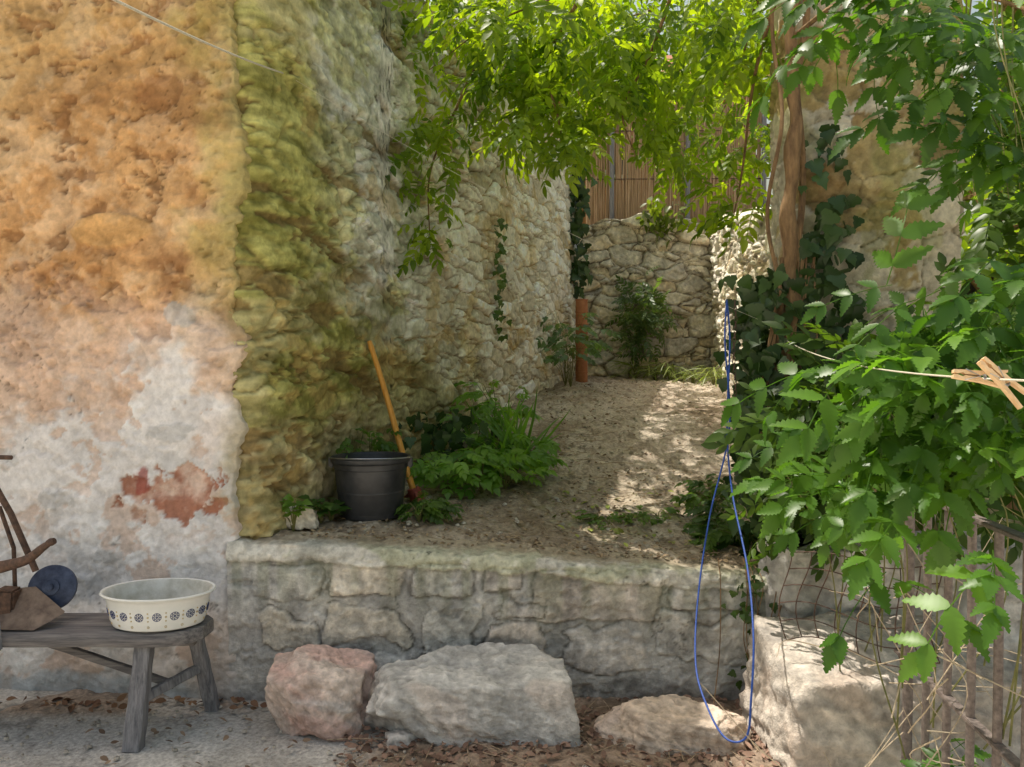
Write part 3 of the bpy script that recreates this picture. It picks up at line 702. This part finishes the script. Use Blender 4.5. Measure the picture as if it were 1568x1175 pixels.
# ---------------------------------------------------------------- small plants
P_weed=[frond(.20,3,.07,.05,ST_R,40+i,.3,60,rach=.0015,start=.45) for i in range(3)]
P_blade=[leaflet(.45,.022,[(0,.6),(.3,1),(.6,.8),(.85,.5),(1,.02)],.2,c_) for c_ in(.3,.6,.15)]
def plant(name,bases,n,h,spread,protos,c1,c2,scale=(.8,1.2),mat=None):
    e=empty(name);f=Fol();s=MB();P=[];D=[]
    for (x,y) in bases:
        z=float(soil_z(x,y))
        for i in range(n):
            a=R.uniform(0,2*math.pi);hh=h*R.uniform(.25,1);rr=spread*R.uniform(.2,1)
            tip=(x+math.cos(a)*rr,y+math.sin(a)*rr,z+hh)
            p=smooth([(x,y,z-.01),(x+math.cos(a)*rr*.35,y+math.sin(a)*rr*.35,z+hh*.65),tip],4)
            s.tube(p,list(np.linspace(.003,.0012,len(p))),4)
            for t in (1.0,.75,.5)[:1+int(hh>h*.4)+int(hh>h*.7)]:
                P.append(p[int(t*(len(p)-1))]);a2=a+R.normal()*.8;D.append((math.cos(a2),math.sin(a2),R.uniform(-.2,.35)))
    P=np.array(P);D=np.array(D);k=len(P)
    f.add(protos,P,D,R.normal(size=(k,3))*.25+[0,-.25,1],R.uniform(*scale,k),c1,c2,.25)
    f.obj('foliage',mat or M_leafn,e);s.obj('stalks',[M_stem],parent=e)
G1,G2=(.10,.21,.03),(.22,.36,.07)
plant('weed_plant',[(-.36,4.30),(-.17,4.35),(-.04,4.46),(-.30,4.55),(-.12,4.7),(.02,4.75),(.1,4.95)],12,.25,.19,P_weed,G1,G2,(.5,.85))
plant('weed_plant',[(-.24,5.1),(-.10,5.3)],12,.46,.20,P_weed,G1,G2,(.5,.9))
e=empty('day_lily_plant');f=Fol()
k=55;p=np.array([(-.02+R.normal()*.07,4.85+R.normal()*.1,.78) for _ in range(k)])
f.add(P_blade,p,R.normal(size=(k,3))*[.55,.45,.1]+[.05,-.1,.85],R.normal(size=(k,3))+[0,-.5,0],R.uniform(.6,1.15,k),(.09,.19,.035),(.16,.29,.06));f.obj('blades',M_leafn,e)
plant('nettle_plant',[(-.82,4.02),(-.76,4.12),(-.87,3.97)],12,.42,.11,P_weed,(.06,.13,.02),(.12,.21,.035),(.35,.6))
plant('seedling_plant',[(-.965,3.38)],9,.16,.06,P_i,(.09,.17,.03),(.15,.26,.05),(.5,.8))
plant('seedling_plant',[(-.88,3.52),(-.84,3.56)],12,.13,.06,P_i,(.05,.11,.02),(.08,.15,.03),(.5,.8))
plant('seedling_plant',[(-.44,3.62),(-.36,3.70),(-.42,3.75)],9,.11,.07,P_weed,(.05,.10,.02),(.10,.17,.03),(.3,.5))
plant('seedling_plant',[(.62,4.0),(.78,4.1),(.5,3.9),(1.0,3.85),(.95,3.6)],6,.05,.1,P_weed,(.09,.16,.03),(.15,.23,.05),(.3,.5))
plant('ground_cover',[(1.02,3.75),(1.08,3.55),(1.1,4.2),(1.2,4.5),(1.12,3.9)],10,.11,.14,P_weed,(.04,.09,.02),(.09,.15,.03),(.4,.65))
plant('glaucous_shrub',[(.55,7.9),(.58,7.6)],12,.85,.32,P_weed,(.09,.15,.08),(.16,.24,.13),(.8,1.2))
plant('grass_tuft',[(1.75,8.5),(1.95,8.3),(1.6,8.6),(2.1,8.0),(1.4,8.7)],24,.22,.18,P_blade,(.14,.19,.05),(.24,.28,.09),(.4,.7))
e=empty('wall_shrub');f=Fol();k=130
p=rsph(k)*[.27,.18,.50]+[1.47,8.76,1.95]
f.add(P_w,p,R.normal(size=(k,3))+[0,-.4,-.2],R.normal(size=(k,3))*.5+[0,-.3,.8],R.uniform(.6,1.1,k),(.07,.12,.05),(.13,.18,.08))
k=150;p=rsph(k)*[.30,.15,.25]+[1.75,8.9,3.1]
f.add(P_l,p,R.normal(size=(k,3)),R.normal(size=(k,3))+[0,0,1],R.uniform(.7,1.2,k),(.08,.11,.02),(.13,.16,.04))
f.obj('foliage',M_leafn,e)
def tree(name,x,y,z0,h,rad,n,c1,c2,ls=1.6):
    e=empty(name);t=MB();f=Fol();P=[]
    t.tube(smooth([(x,y,z0),(x+.1,y,z0+h*.3),(x-.05,y,z0+h*.6),(x,y,z0+h*.95)],6),list(np.linspace(.16,.03,19)),8)
    for i in range(26):
        a=R.uniform(0,6.28);zz=z0+h*R.uniform(.2,.95);rr=rad*R.uniform(.4,1)*(1-.4*abs((zz-z0)/h-.5))
        ex=(x+math.cos(a)*rr,y+math.sin(a)*rr,zz+R.uniform(-.1,.4))
        t.tube(smooth([(x,y,zz-.3),((x+ex[0])/2,(y+ex[1])/2,zz+.1),ex],5),list(np.linspace(.05,.01,11)),5)
        P.append(rsph(n//26)*rad*.38+np.array(ex))
    P=np.concatenate(P);k=len(P)
    f.add(P_l,P,R.normal(size=(k,3))+[0,0,-.4],R.normal(size=(k,3))*.6+[0,0,1],R.uniform(.8,1.3,k)*ls,c1,c2)
    f.obj('crown',M_leaf,e);t.obj('trunk',[M_bark],parent=e)
tree('tree',.2,13,3.1,5.5,1.7,2600,(.07,.12,.02),(.15,.20,.03),1.9)
tree('tree',5.0,12.5,3.1,5.0,2.3,3000,(.07,.12,.02),(.14,.2,.03),1.9)
tree('tree',-1.6,14,3.1,5.5,2.2,1500,(.06,.11,.02),(.12,.18,.03),1.9)
tree('shrub',3.6,5.6,.3,4.2,1.25,4000,(.08,.14,.03),(.16,.22,.05),1.0)
tree('shrub',3.3,3.9,.3,3.0,.9,1800,(.05,.10,.02),(.10,.15,.03),.9)

# neighbouring house behind the fence
ho=empty('brick_house')
M_brick=noise_mat('brick',(.42,.17,.08),(.58,.28,.15),.9,6,.4,bdist=.01)
M_roof=noise_mat('roof_tile',(.30,.11,.06),(.45,.20,.11),.85,8,.5)
M_win=noise_mat('window_glass',(.05,.07,.09),(.10,.13,.16),.1,3,0)
M_frame=noise_mat('window_frame',(.6,.58,.53),(.72,.70,.65),.5,20,.05)
b=MB()
b.box((2.75,16.5,4.9),(3.9,3,4.0),bev=.01)
b.obj('walls',[M_brick],False,ho)
b=MB();b.add([(.55,14.7,6.9),(4.95,14.7,6.9),(4.95,18.3,6.9),(.55,18.3,6.9),(.55,16.5,8.0),(4.95,16.5,8.0)],[(0,1,5,4),(2,3,4,5),(0,4,3),(1,2,5),(3,2,1,0)]);b.obj('roof',[M_roof],False,ho)
b=MB();b2=MB()
for (x,z) in ((1.8,5.6),(3.4,5.6),(3.4,4.0)):
    b.box((x,14.985,z),(.72,.06,1.02),bev=.004)
    for (dx,dz,w_,h_) in ((0,.54,.90,.08),(0,-.56,.96,.10),(-.41,0,.08,.98),(.41,0,.08,.98),(0,0,.05,.98)):
        b2.box((x+dx,14.95,z+dz),(w_,.06,h_),bev=.003)
b.obj('window_panes',[M_win],False,ho);b2.obj('window_frames',[M_frame],False,ho)

# ---------------------------------------------------------------- litter
def litter(name,n,xf,yf,zf,smin,smax,cols,flat=.35):
    f=Fol();x=xf(n);y=yf(n);z=zf(x,y)+.006+R.random(n)*.012
    p=np.stack([x,y,z],1)
    a=R.uniform(0,6.28,n);d=np.stack([np.cos(a),np.sin(a),R.normal(size=n)*.25],1)
    up=R.normal(size=(n,3))*flat+[0,0,1]
    f.add(P_l,p,d,up,R.uniform(smin,smax,n),cols[0],cols[1]);f.obj(name,M_dead)
zg=lambda x,y:0*x+.012
litter('fallen_leaves',1300,lambda n:R.uniform(-.62,1.05,n),lambda n:np.clip(R.normal(2.86,.17,n),2.45,3.17),zg,.15,.42,((.12,.07,.05),(.36,.23,.17)),.5)
litter('fallen_leaves',110,lambda n:R.uniform(-2.2,-.6,n),lambda n:3.17-np.abs(R.normal(0,.05,n)),zg,.25,.5,((.12,.06,.04),(.30,.18,.10)),.5)
litter('fallen_leaves',40,lambda n:R.uniform(-1.8,-.6,n),lambda n:R.uniform(2.6,3.1,n),zg,.2,.4,((.14,.09,.06),(.34,.24,.16)),.3)
litter('leaf_litter',2200,lambda n:R.uniform(-.9,1.2,n),lambda n:3.30+R.random(n)**1.5*1.7,soil_z,.08,.30,((.14,.09,.05),(.46,.34,.20)),.4)
litter('leaf_litter',800,lambda n:.3+(R.random(n)**1.6)*1.9,lambda n:R.uniform(5,8.9,n),soil_z,.15,.4,((.18,.11,.06),(.46,.34,.22)),.35)
litter('leaf_litter',70,lambda n:R.uniform(.2,1.0,n),lambda n:R.uniform(3.5,4.6,n),soil_z,.3,.6,((.2,.25,.05),(.36,.38,.08)),.3)
f=Fol();k=700
oct_v=[];
for i in range(3):
    rr=.012
    v=np.array([(math.cos(a)*rr*math.sin(b)*R.uniform(.8,1.2),math.sin(a)*rr*math.sin(b)*R.uniform(.8,1.2),math.cos(b)*rr*.7) for b in (.3,1.1,1.9) for a in np.linspace(0,2*math.pi,7)[:-1]])
    q=np.array([(j*6+a,j*6+(a+1)%6,(j+1)*6+(a+1)%6,(j+1)*6+a) for j in range(2) for a in range(6)]+[(0,1,2,3),(0,3,4,5)])
    oct_v.append((v,q))
x=R.uniform(-1,2,k);y=3.34+R.random(k)*5;p=np.stack([x,y,soil_z(x,y)+.003],1)
f.add(oct_v,p,R.normal(size=(k,3))*[1,1,.1],R.normal(size=(k,3))*.2+[0,0,1],R.uniform(.3,1.4,k),(.38,.33,.24),(.66,.6,.48));
x=R.uniform(-2,1,300);y=R.uniform(2.5,3.15,300);p=np.stack([x,y,0*x+.01],1)
f.add(oct_v,p,R.normal(size=(300,3))*[1,1,.1],R.normal(size=(300,3))*.2+[0,0,1],R.uniform(.2,.9,300),(.38,.33,.27),(.6,.55,.47));f.obj('pebbles',M_rock)
t=MB()
for i in range(260):
    if i<90: x,y=R.uniform(-.6,1.05),R.uniform(2.5,3.1);zz=.02
    else: x,y=R.uniform(-.6,1.3),R.uniform(3.35,6.2);zz=float(soil_z(x,y))+.012
    a=R.uniform(0,3.14);l=R.uniform(.04,.15);p=[(x-math.cos(a)*l,y-math.sin(a)*l,zz),(x+R.normal()*.01,y,zz+.006),(x+math.cos(a)*l,y+math.sin(a)*l,zz+.002)]
    t.tube(smooth(p,4),.0016,4)
t.obj('twigs',[noise_mat('twig',(.2,.14,.09),(.48,.37,.25),.9,40)])

# ---------------------------------------------------------------- bench
bench=empty('wooden_bench')
b=MB()
n=40;xsb=np.linspace(-2.6,-1.17,n)
V=[];F=[]
for i,x in enumerate(xsb):
    endr=max(0,(x+1.30)/.13);wv=.135*math.sqrt(max(0.02,1-endr**2*.85))
    for (dy,dz) in ((-1,0),(-.97,.02),(-.9,.028),(.9,.028),(1,.015),(1,-.014),(.9,-.02),(-.95,-.02)):
        V.append((x,2.94+dy*wv+.004*math.sin(x*9),.392+dz+.002*math.sin(x*13+dy*3)))
for i in range(n-1):
    for k in range(8): F.append((i*8+k,i*8+(k+1)%8,(i+1)*8+(k+1)%8,(i+1)*8+k))
F.append(tuple(range(8)));F.append(tuple((n-1)*8+k for k in range(8))[::-1])
b.add(V,F);b.obj('plank',[M_oldwood],parent=bench)
b=MB()
def beam(mb,a,c,w1,w2,mi=0):
    a=Vector(a);c=Vector(c);t=(c-a).normalized();u=t.cross(Vector((0,1,0))).normalized();v=t.cross(u)
    V=[];F=[]
    ns=10
    for i in range(ns):
        s=i/(ns-1);p=a.lerp(c,s);wv=(w1+(w2-w1)*s)/2*(1+.05*math.sin(i*2.1))
        for (du,dv) in((-1,-.8),(-.8,-1),(.8,-1),(1,-.8),(1,.8),(.8,1),(-.8,1),(-1,.8)): V.append(p+u*du*wv+v*dv*wv*.85)
    for i in range(ns-1):
        for k in range(8):F.append((i*8+k,i*8+(k+1)%8,(i+1)*8+(k+1)%8,(i+1)*8+k))
    F.append(tuple(range(8))[::-1]);F.append(tuple((ns-1)*8+k for k in range(8)))
    mb.add(V,F,mi)
beam(b,(-1.375,2.86,.375),(-1.39,2.79,0),.058,.066)
beam(b,(-1.26,3.02,.375),(-1.225,3.12,0),.05,.052)
beam(b,(-1.38,2.83,.17),(-1.245,3.08,.20),.035,.035)
beam(b,(-2.3,2.86,.375),(-2.36,2.79,0),.058,.062)
beam(b,(-2.3,3.02,.375),(-2.36,3.1,0),.05,.05)
b.obj('legs',[M_legwood],parent=bench)
b=MB();beam(b,(-1.83,2.93,.365),(-1.31,2.96,.17),.028,.026);beam(b,(-1.40,2.94,.355),(-1.22,2.94,.355),.04,.04);b.obj('brace',[M_oldwood],parent=bench)

# basin
bas=empty('enamel_basin')
b=MB()
bc=(-1.355,2.93,.424)
out=[(.0,.004),(.155,.0),(.168,.006),(.178,.03),(.186,.07),(.192,.108),(.200,.118),(.210,.122),(.2135,.127),(.210,.132),(.202,.130)]
inn=[(.202,.130),(.190,.118),(.184,.08),(.176,.035),(.155,.013),(.0,.011)]
b.lathe(out,bc,96,1,.70,0);b.lathe(inn,bc,96,1,.70,1)
b.obj('bowl',[M_enamel,M_enin],parent=bas)
b=MB()
def onb(a,z):
    r=np.interp(z,[.0,.03,.07,.108],[.168,.178,.186,.192])+.0012
    return Vector((bc[0]+r*math.cos(a),bc[1]+r*.70*math.sin(a),bc[2]+z))
def loop(ca,cz,rad,mi,wd=.0012,n=14):
    el_=math.hypot(.186*math.sin(ca),.13*math.cos(ca))
    pts=[onb(ca+rad*math.cos(t)/el_,cz+rad*math.sin(t)) for t in np.linspace(0,2*math.pi,n)]
    b.tube(pts,wd,5,mi)
for i in range(18):
    ca=2*math.pi*i/18+.1
    loop(ca,.060,.0155,0,.0010,20);loop(ca,.060,.0085,0,.0010);loop(ca,.060,.003,0,.0018,8)
    for k in range(8):
        t=k*math.pi/4;el_=math.hypot(.186*math.sin(ca),.13*math.cos(ca))
        loop(ca+.0122*math.cos(t)/el_,.060+.0122*math.sin(t),.0018,0,.0009,7)
    ca2=ca+math.pi/18
    loop(ca2,.060,.0028,1,.0014,7);loop(ca2,.045,.002,1,.0012,7);loop(ca2,.075,.002,1,.0012,7);loop(ca2,.022,.004,1,.001,9)
b.obj('flower_decor',[M_blue,M_gold],parent=bas)

# hand grinder & scrap on bench
gr=empty('hand_grinder')
from mathutils import Matrix
b=MB()
Mx=Matrix.Rotation(math.radians(72),3,'X')@Matrix.Rotation(math.radians(12),3,'Y')
b.lathe([(0,-.016),(.03,-.016),(.076,-.012),(.086,-.008),(.086,.008),(.076,.012),(.03,.016),(.03,.024),(.012,.026),(.012,.04),(0,.04)],(-1.79,2.98,.545),40,M=Mx)
b.obj('wheel',[M_bluepaint],parent=gr)
b=MB()
b.box((-1.93,2.92,.49),(.09,.09,.14),(0,.1,.1),bev=.008,taper=.8)
b.tube(smooth([(-2.08,2.88,.60),(-1.98,2.86,.64),(-1.88,2.85,.665),(-1.80,2.84,.69),(-1.74,2.84,.735),(-1.71,2.84,.755)],8),list(np.linspace(.030,.010,41)),10)
b.lathe([(0,-.014),(.012,-.014),(.015,0),(.012,.014),(0,.014)],(-1.71,2.84,.755),16,M=Matrix.Rotation(1.2,3,'Y'))
b.tube([(-2.03,2.95,1.02),(-1.93,2.95,.84),(-1.83,2.94,.62)],.012,8)
b.tube([(-2.0,2.99,.86),(-1.94,2.98,.70),(-1.93,2.97,.50)],.008,8)
b.tube([(-2.12,2.96,1.06),(-1.93,2.96,1.055)],.009,8)
b.obj('frame',[M_iron],parent=gr)
b=MB()
V=[(-1.98,2.84,.43),(-1.78,2.84,.425),(-1.70,2.90,.47),(-1.84,2.95,.55),(-1.98,2.95,.54)]
V2=[(x,y+.004,z+.006) for x,y,z in V]
b.add(V+V2,[(4,3,2,1,0),(5,6,7,8,9)]+[(i,(i+1)%5,5+(i+1)%5,5+i) for i in range(5)])
b.obj('guard_plate',[noise_mat('rusty_sheet',(.10,.07,.055),(.24,.18,.14),.7,20,.4)],False,gr)
b=MB();b.box((-1.90,2.79,.455),(.035,.05,.19),(0,-.08,0),bev=.006);b.obj('clamp',[noise_mat('grey_steel',(.22,.22,.23),(.36,.36,.37),.6,30,.3)],parent=gr)

# ---------------------------------------------------------------- bucket
bk=empty('black_bucket')
zb=float(soil_z(-.68,3.70))-.004
b=MB()
b.lathe([(0,0),(.138,0),(.146,.006),(.152,.05),(.158,.12),(.1585,.122),(.1615,.124),(.162,.130),(.160,.134),(.172,.235),(.176,.238),(.1765,.262),(.188,.266),(.192,.272),(.192,.288),(.188,.292),(.180,.290),(.176,.28),(.168,.2),(.15,.03),(.142,.012),(0,.01)],(-.68,3.70,zb),72)
b.obj('pail',[M_black],parent=bk)
b=MB()
pts=[(-.68+.196*math.cos(t),3.70-.196*math.sin(t),zb+.285+.014*math.sin(t)) for t in np.linspace(0,math.pi,26)]
b.tube(pts,.003,6)
b.obj('wire_handle',[M_steel],parent=bk)
b=MB()
for sx in(-1,1): b.box((-.68+sx*.190,3.70,zb+.262),(.022,.045,.05),bev=.005)
b.obj('ears',[M_black],parent=bk)

hoe=empty('garden_hoe')
b=MB()
A=Vector((-.765,4.13,1.54));B=Vector((-.515,4.02,.76))
n=24;pts=[];rr=[]
for i in range(n):
    s=i/(n-1);p=A.lerp(B,s)+Vector((.004*math.sin(s*5),0,0));pts.append(p);rr.append(.0185+.004*s+.004*max(0,.08-s)/.08*1)
rr[0]*=.7;b.tube(pts,rr,14,flat=.75);b.obj('handle',[M_handle],parent=hoe)
b=MB()
b.lathe([(.026,-.03),(.034,-.028),(.036,0),(.034,.028),(.026,.03),(.024,.028),(.024,-.028),(.026,-.03)],B+Vector((.006,0,-.02)),20,M=Matrix.Rotation(-.3,3,'Y'))
hp=[(0,.03,.02),(.03,.026,.014),(.06,.034,.010),(.10,.042,.006),(.13,.046,.003)]
for sgn,mul in((1,1),(-1,.7)):
    V=[];F=[]
    for i,(l,wd,th) in enumerate(hp):
        l*=mul
        c_=B+Vector((.006+sgn*(.03+l)*.35,-sgn*(.03+l)*.6,-.02-abs(l)*.35))
        wv=Vector((.85,.5,0))*wd*.6
        tv=Vector((0,0,1))*th
        V+= [c_-wv-tv,c_+wv-tv,c_+wv+tv,c_-wv+tv]
    for i in range(len(hp)-1):
        for k in range(4):F.append((i*4+k,i*4+(k+1)%4,(i+1)*4+(k+1)%4,(i+1)*4+k))
    F.append((0,1,2,3));F.append(tuple((len(hp)-1)*4+k for k in(3,2,1,0)));b.add(V,F)
b.obj('head',[M_redmetal],parent=hoe)

b=MB()
zc=float(soil_z(.72,8.3))
prof=[]
for i in range(7):
    z0=-.1+i*.13
    prof+=[(.064,z0),(.066,z0+.01),(.064,z0+.115),(.070,z0+.12),(.070,z0+.128)]
b.lathe(prof+[(.05,.81),(.048,.4)],(.75,8.30,zc+.08),28)
b.obj('clay_drainpipe',[M_terra])

# ---------------------------------------------------------------- reed fence
rf=empty('reed_fence')
b=MB()
x=.95
while x<3.2:
    zt=4.72+R.normal()*.05;b.tube([(x,9.75+R.normal()*.01,2.9),(x+R.normal()*.008,9.75+R.normal()*.012,3.8),(x+R.normal()*.01,9.75+R.normal()*.012,zt)],.0085+R.random()*.004,5);x+=.0135
b.obj('reeds',[M_reed],parent=rf)
b=MB()
for z in(3.15,3.75,4.35): b.tube([(.9,9.73,z),(3.25,9.73,z+.01)],.006,5)
b.obj('binding_wires',[M_iron],parent=rf)
b=MB()
for x in(1.25,2.2,3.15): b.tube([(x,9.68,2.9),(x,9.68,4.7)],.03,8)
b.obj('posts',[M_legwood],parent=rf)

# ---------------------------------------------------------------- railing
rl=empty('iron_railing')
b=MB()
a=Vector((1.30,2.55,0));c_=Vector((1.16,1.35,0))
yaw=math.atan2(-(c_-a).x,(c_-a).y)+math.pi
b.box(((a+c_)/2+Vector((0,0,1.0))),(.035,1.26,.012),(0,0,yaw),bev=.002)
b.box(((a+c_)/2+Vector((0,0,.45))),(.03,1.26,.012),(0,0,yaw),bev=.002)
b.obj('rails',[M_rail],parent=rl)
b=MB()
for i in range(9):
    p=a.lerp(c_,(i+.4)/8.5)
    b.tube([(p.x,p.y,.10),(p.x+.003,p.y,.6),(p.x,p.y,.995)],.0115 if i%5 else .016,10)
b.obj('bars',[M_rail],parent=rl)

b=MB()
def wm(u,v): return (1.00+u*.42-.02*math.sin(v*5),2.78-.24*u+.03*math.sin(u*6+v*3),.41+v*.32+.02*math.sin(u*7))
for i in range(9):
    u=i/8;b.tube([wm(u,v) for v in np.linspace(0,1,12)],.0022,5)
for j in range(6):
    v=j/5;b.tube([wm(u,v) for u in np.linspace(0,1,16)],.0022,5)
b.obj('wire_mesh_panel',[M_iron])

# ---------------------------------------------------------------- lines, rope, chain, pegs
b=MB()
A=np.array([-.86,1.2,2.10]);B_=np.array([-1.0,3.44,2.70])
pts=[tuple(A+(B_-A)*t-np.array([0,0,.02*4*t*(1-t)])) for t in np.linspace(-.3,1,30)];b.tube(pts,.0034,6)
A=B_;B_=np.array([1.24,3.45,1.56])
pts=[tuple(A+(B_-A)*t-np.array([0,0,.06*4*t*(1-t)])) for t in np.linspace(0,1,40)];b.tube(pts,.0006,5)
C0=np.array([1.22,3.42,1.52]);C1=np.array([.62,.80,1.392])
pts=[tuple(C0+(C1-C0)*t-np.array([0,0,.04*4*t*(1-t)])) for t in np.linspace(0,1.0,24)]
b.tube(pts,.0018,6)
b.tube([tuple(C1),(.95,.55,1.395)],.0018,6)
b.obj('clothes_line',[M_cord])
b=MB()
rp=smooth([(.895,3.22,1.665),(.885,3.20,1.5),(.90,3.18,1.15),(.80,3.10,.80),(.725,2.98,.50),(.675,2.80,.31),(.68,2.64,.22),(.715,2.54,.165),(.77,2.50,.19),(.785,2.50,.32),(.81,2.56,.50),(.855,2.78,.68),(.885,3.08,.90),(.885,3.16,1.15),(.905,3.20,1.5),(.905,3.24,1.665)],8)
b.tube(rp,.0036,6);b.tube(smooth([(.895,3.22,1.665),(.90,3.23,1.682),(.905,3.24,1.665)],4),.0036,6)
b.obj('blue_rope',[M_rope])
b=MB()
for i in range(26):
    cz=1.67-i*.022;cx=.935+.004*math.sin(i*.5);an=0 if i%2 else math.pi/2
    pts=[(cx+.006*math.cos(t)*math.cos(an),3.235+.006*math.cos(t)*math.sin(an),cz+.014*math.sin(t)) for t in np.linspace(0,2*math.pi,11)]
    b.tube(pts,.0018,5)
b.obj('hanging_chain',[M_iron])
def peg(name,c,axis,side,L=.075):
    c=Vector(c);ax=Vector(axis).normalized();sd=Vector(side);sd=(sd-ax*sd.dot(ax)).normalized();nn=ax.cross(sd)
    e=empty(name);b=MB()
    for sg in(-1,1):
        prof=[(-.5,.0015,.0045),(-.42,.001,.0055),(-.33,.003,.004),(-.28,.001,.006),(0,.0015,.0065),(.1,.0045,.0045),(.5,.010,.0035)]
        V=[];F=[]
        for (t,o,th) in prof:
            p=c+ax*t*L+sd*sg*o
            for (q1,q2) in((0,-1),(1,-1),(1,1),(0,1)): V.append(p+sd*sg*q1*th+nn*q2*.0048)
        for i in range(len(prof)-1):
            for k in range(4):
                fc=(i*4+k,i*4+(k+1)%4,(i+1)*4+(k+1)%4,(i+1)*4+k);F.append(fc)
        F.append((0,1,2,3));F.append(tuple((len(prof)-1)*4+k for k in(3,2,1,0)));b.add(V,F)
    b.obj('jaws',[M_peg],False,e)
    b=MB();pts=[]
    for i in range(40):
        t=i/39;pts.append(c+ax*.004+nn*(t-.5)*.009+(ax*math.cos(t*18)+sd*math.sin(t*18))*.0045)
    b.tube(pts,.0009,5);b.tube([c+nn*.005-ax*.02+sd*.008,c+nn*.0055,c+nn*.005-ax*.02-sd*.008],.0009,5)
    b.obj('spring',[M_steel],parent=e)
peg('clothes_peg',(.690,1.08,1.388),(.62,-.25,-.72),(.7,.1,.6),.082)
peg('clothes_peg',(.668,1.10,1.394),(.97,-.2,-.12),(0,.2,1),.07)
print('done')
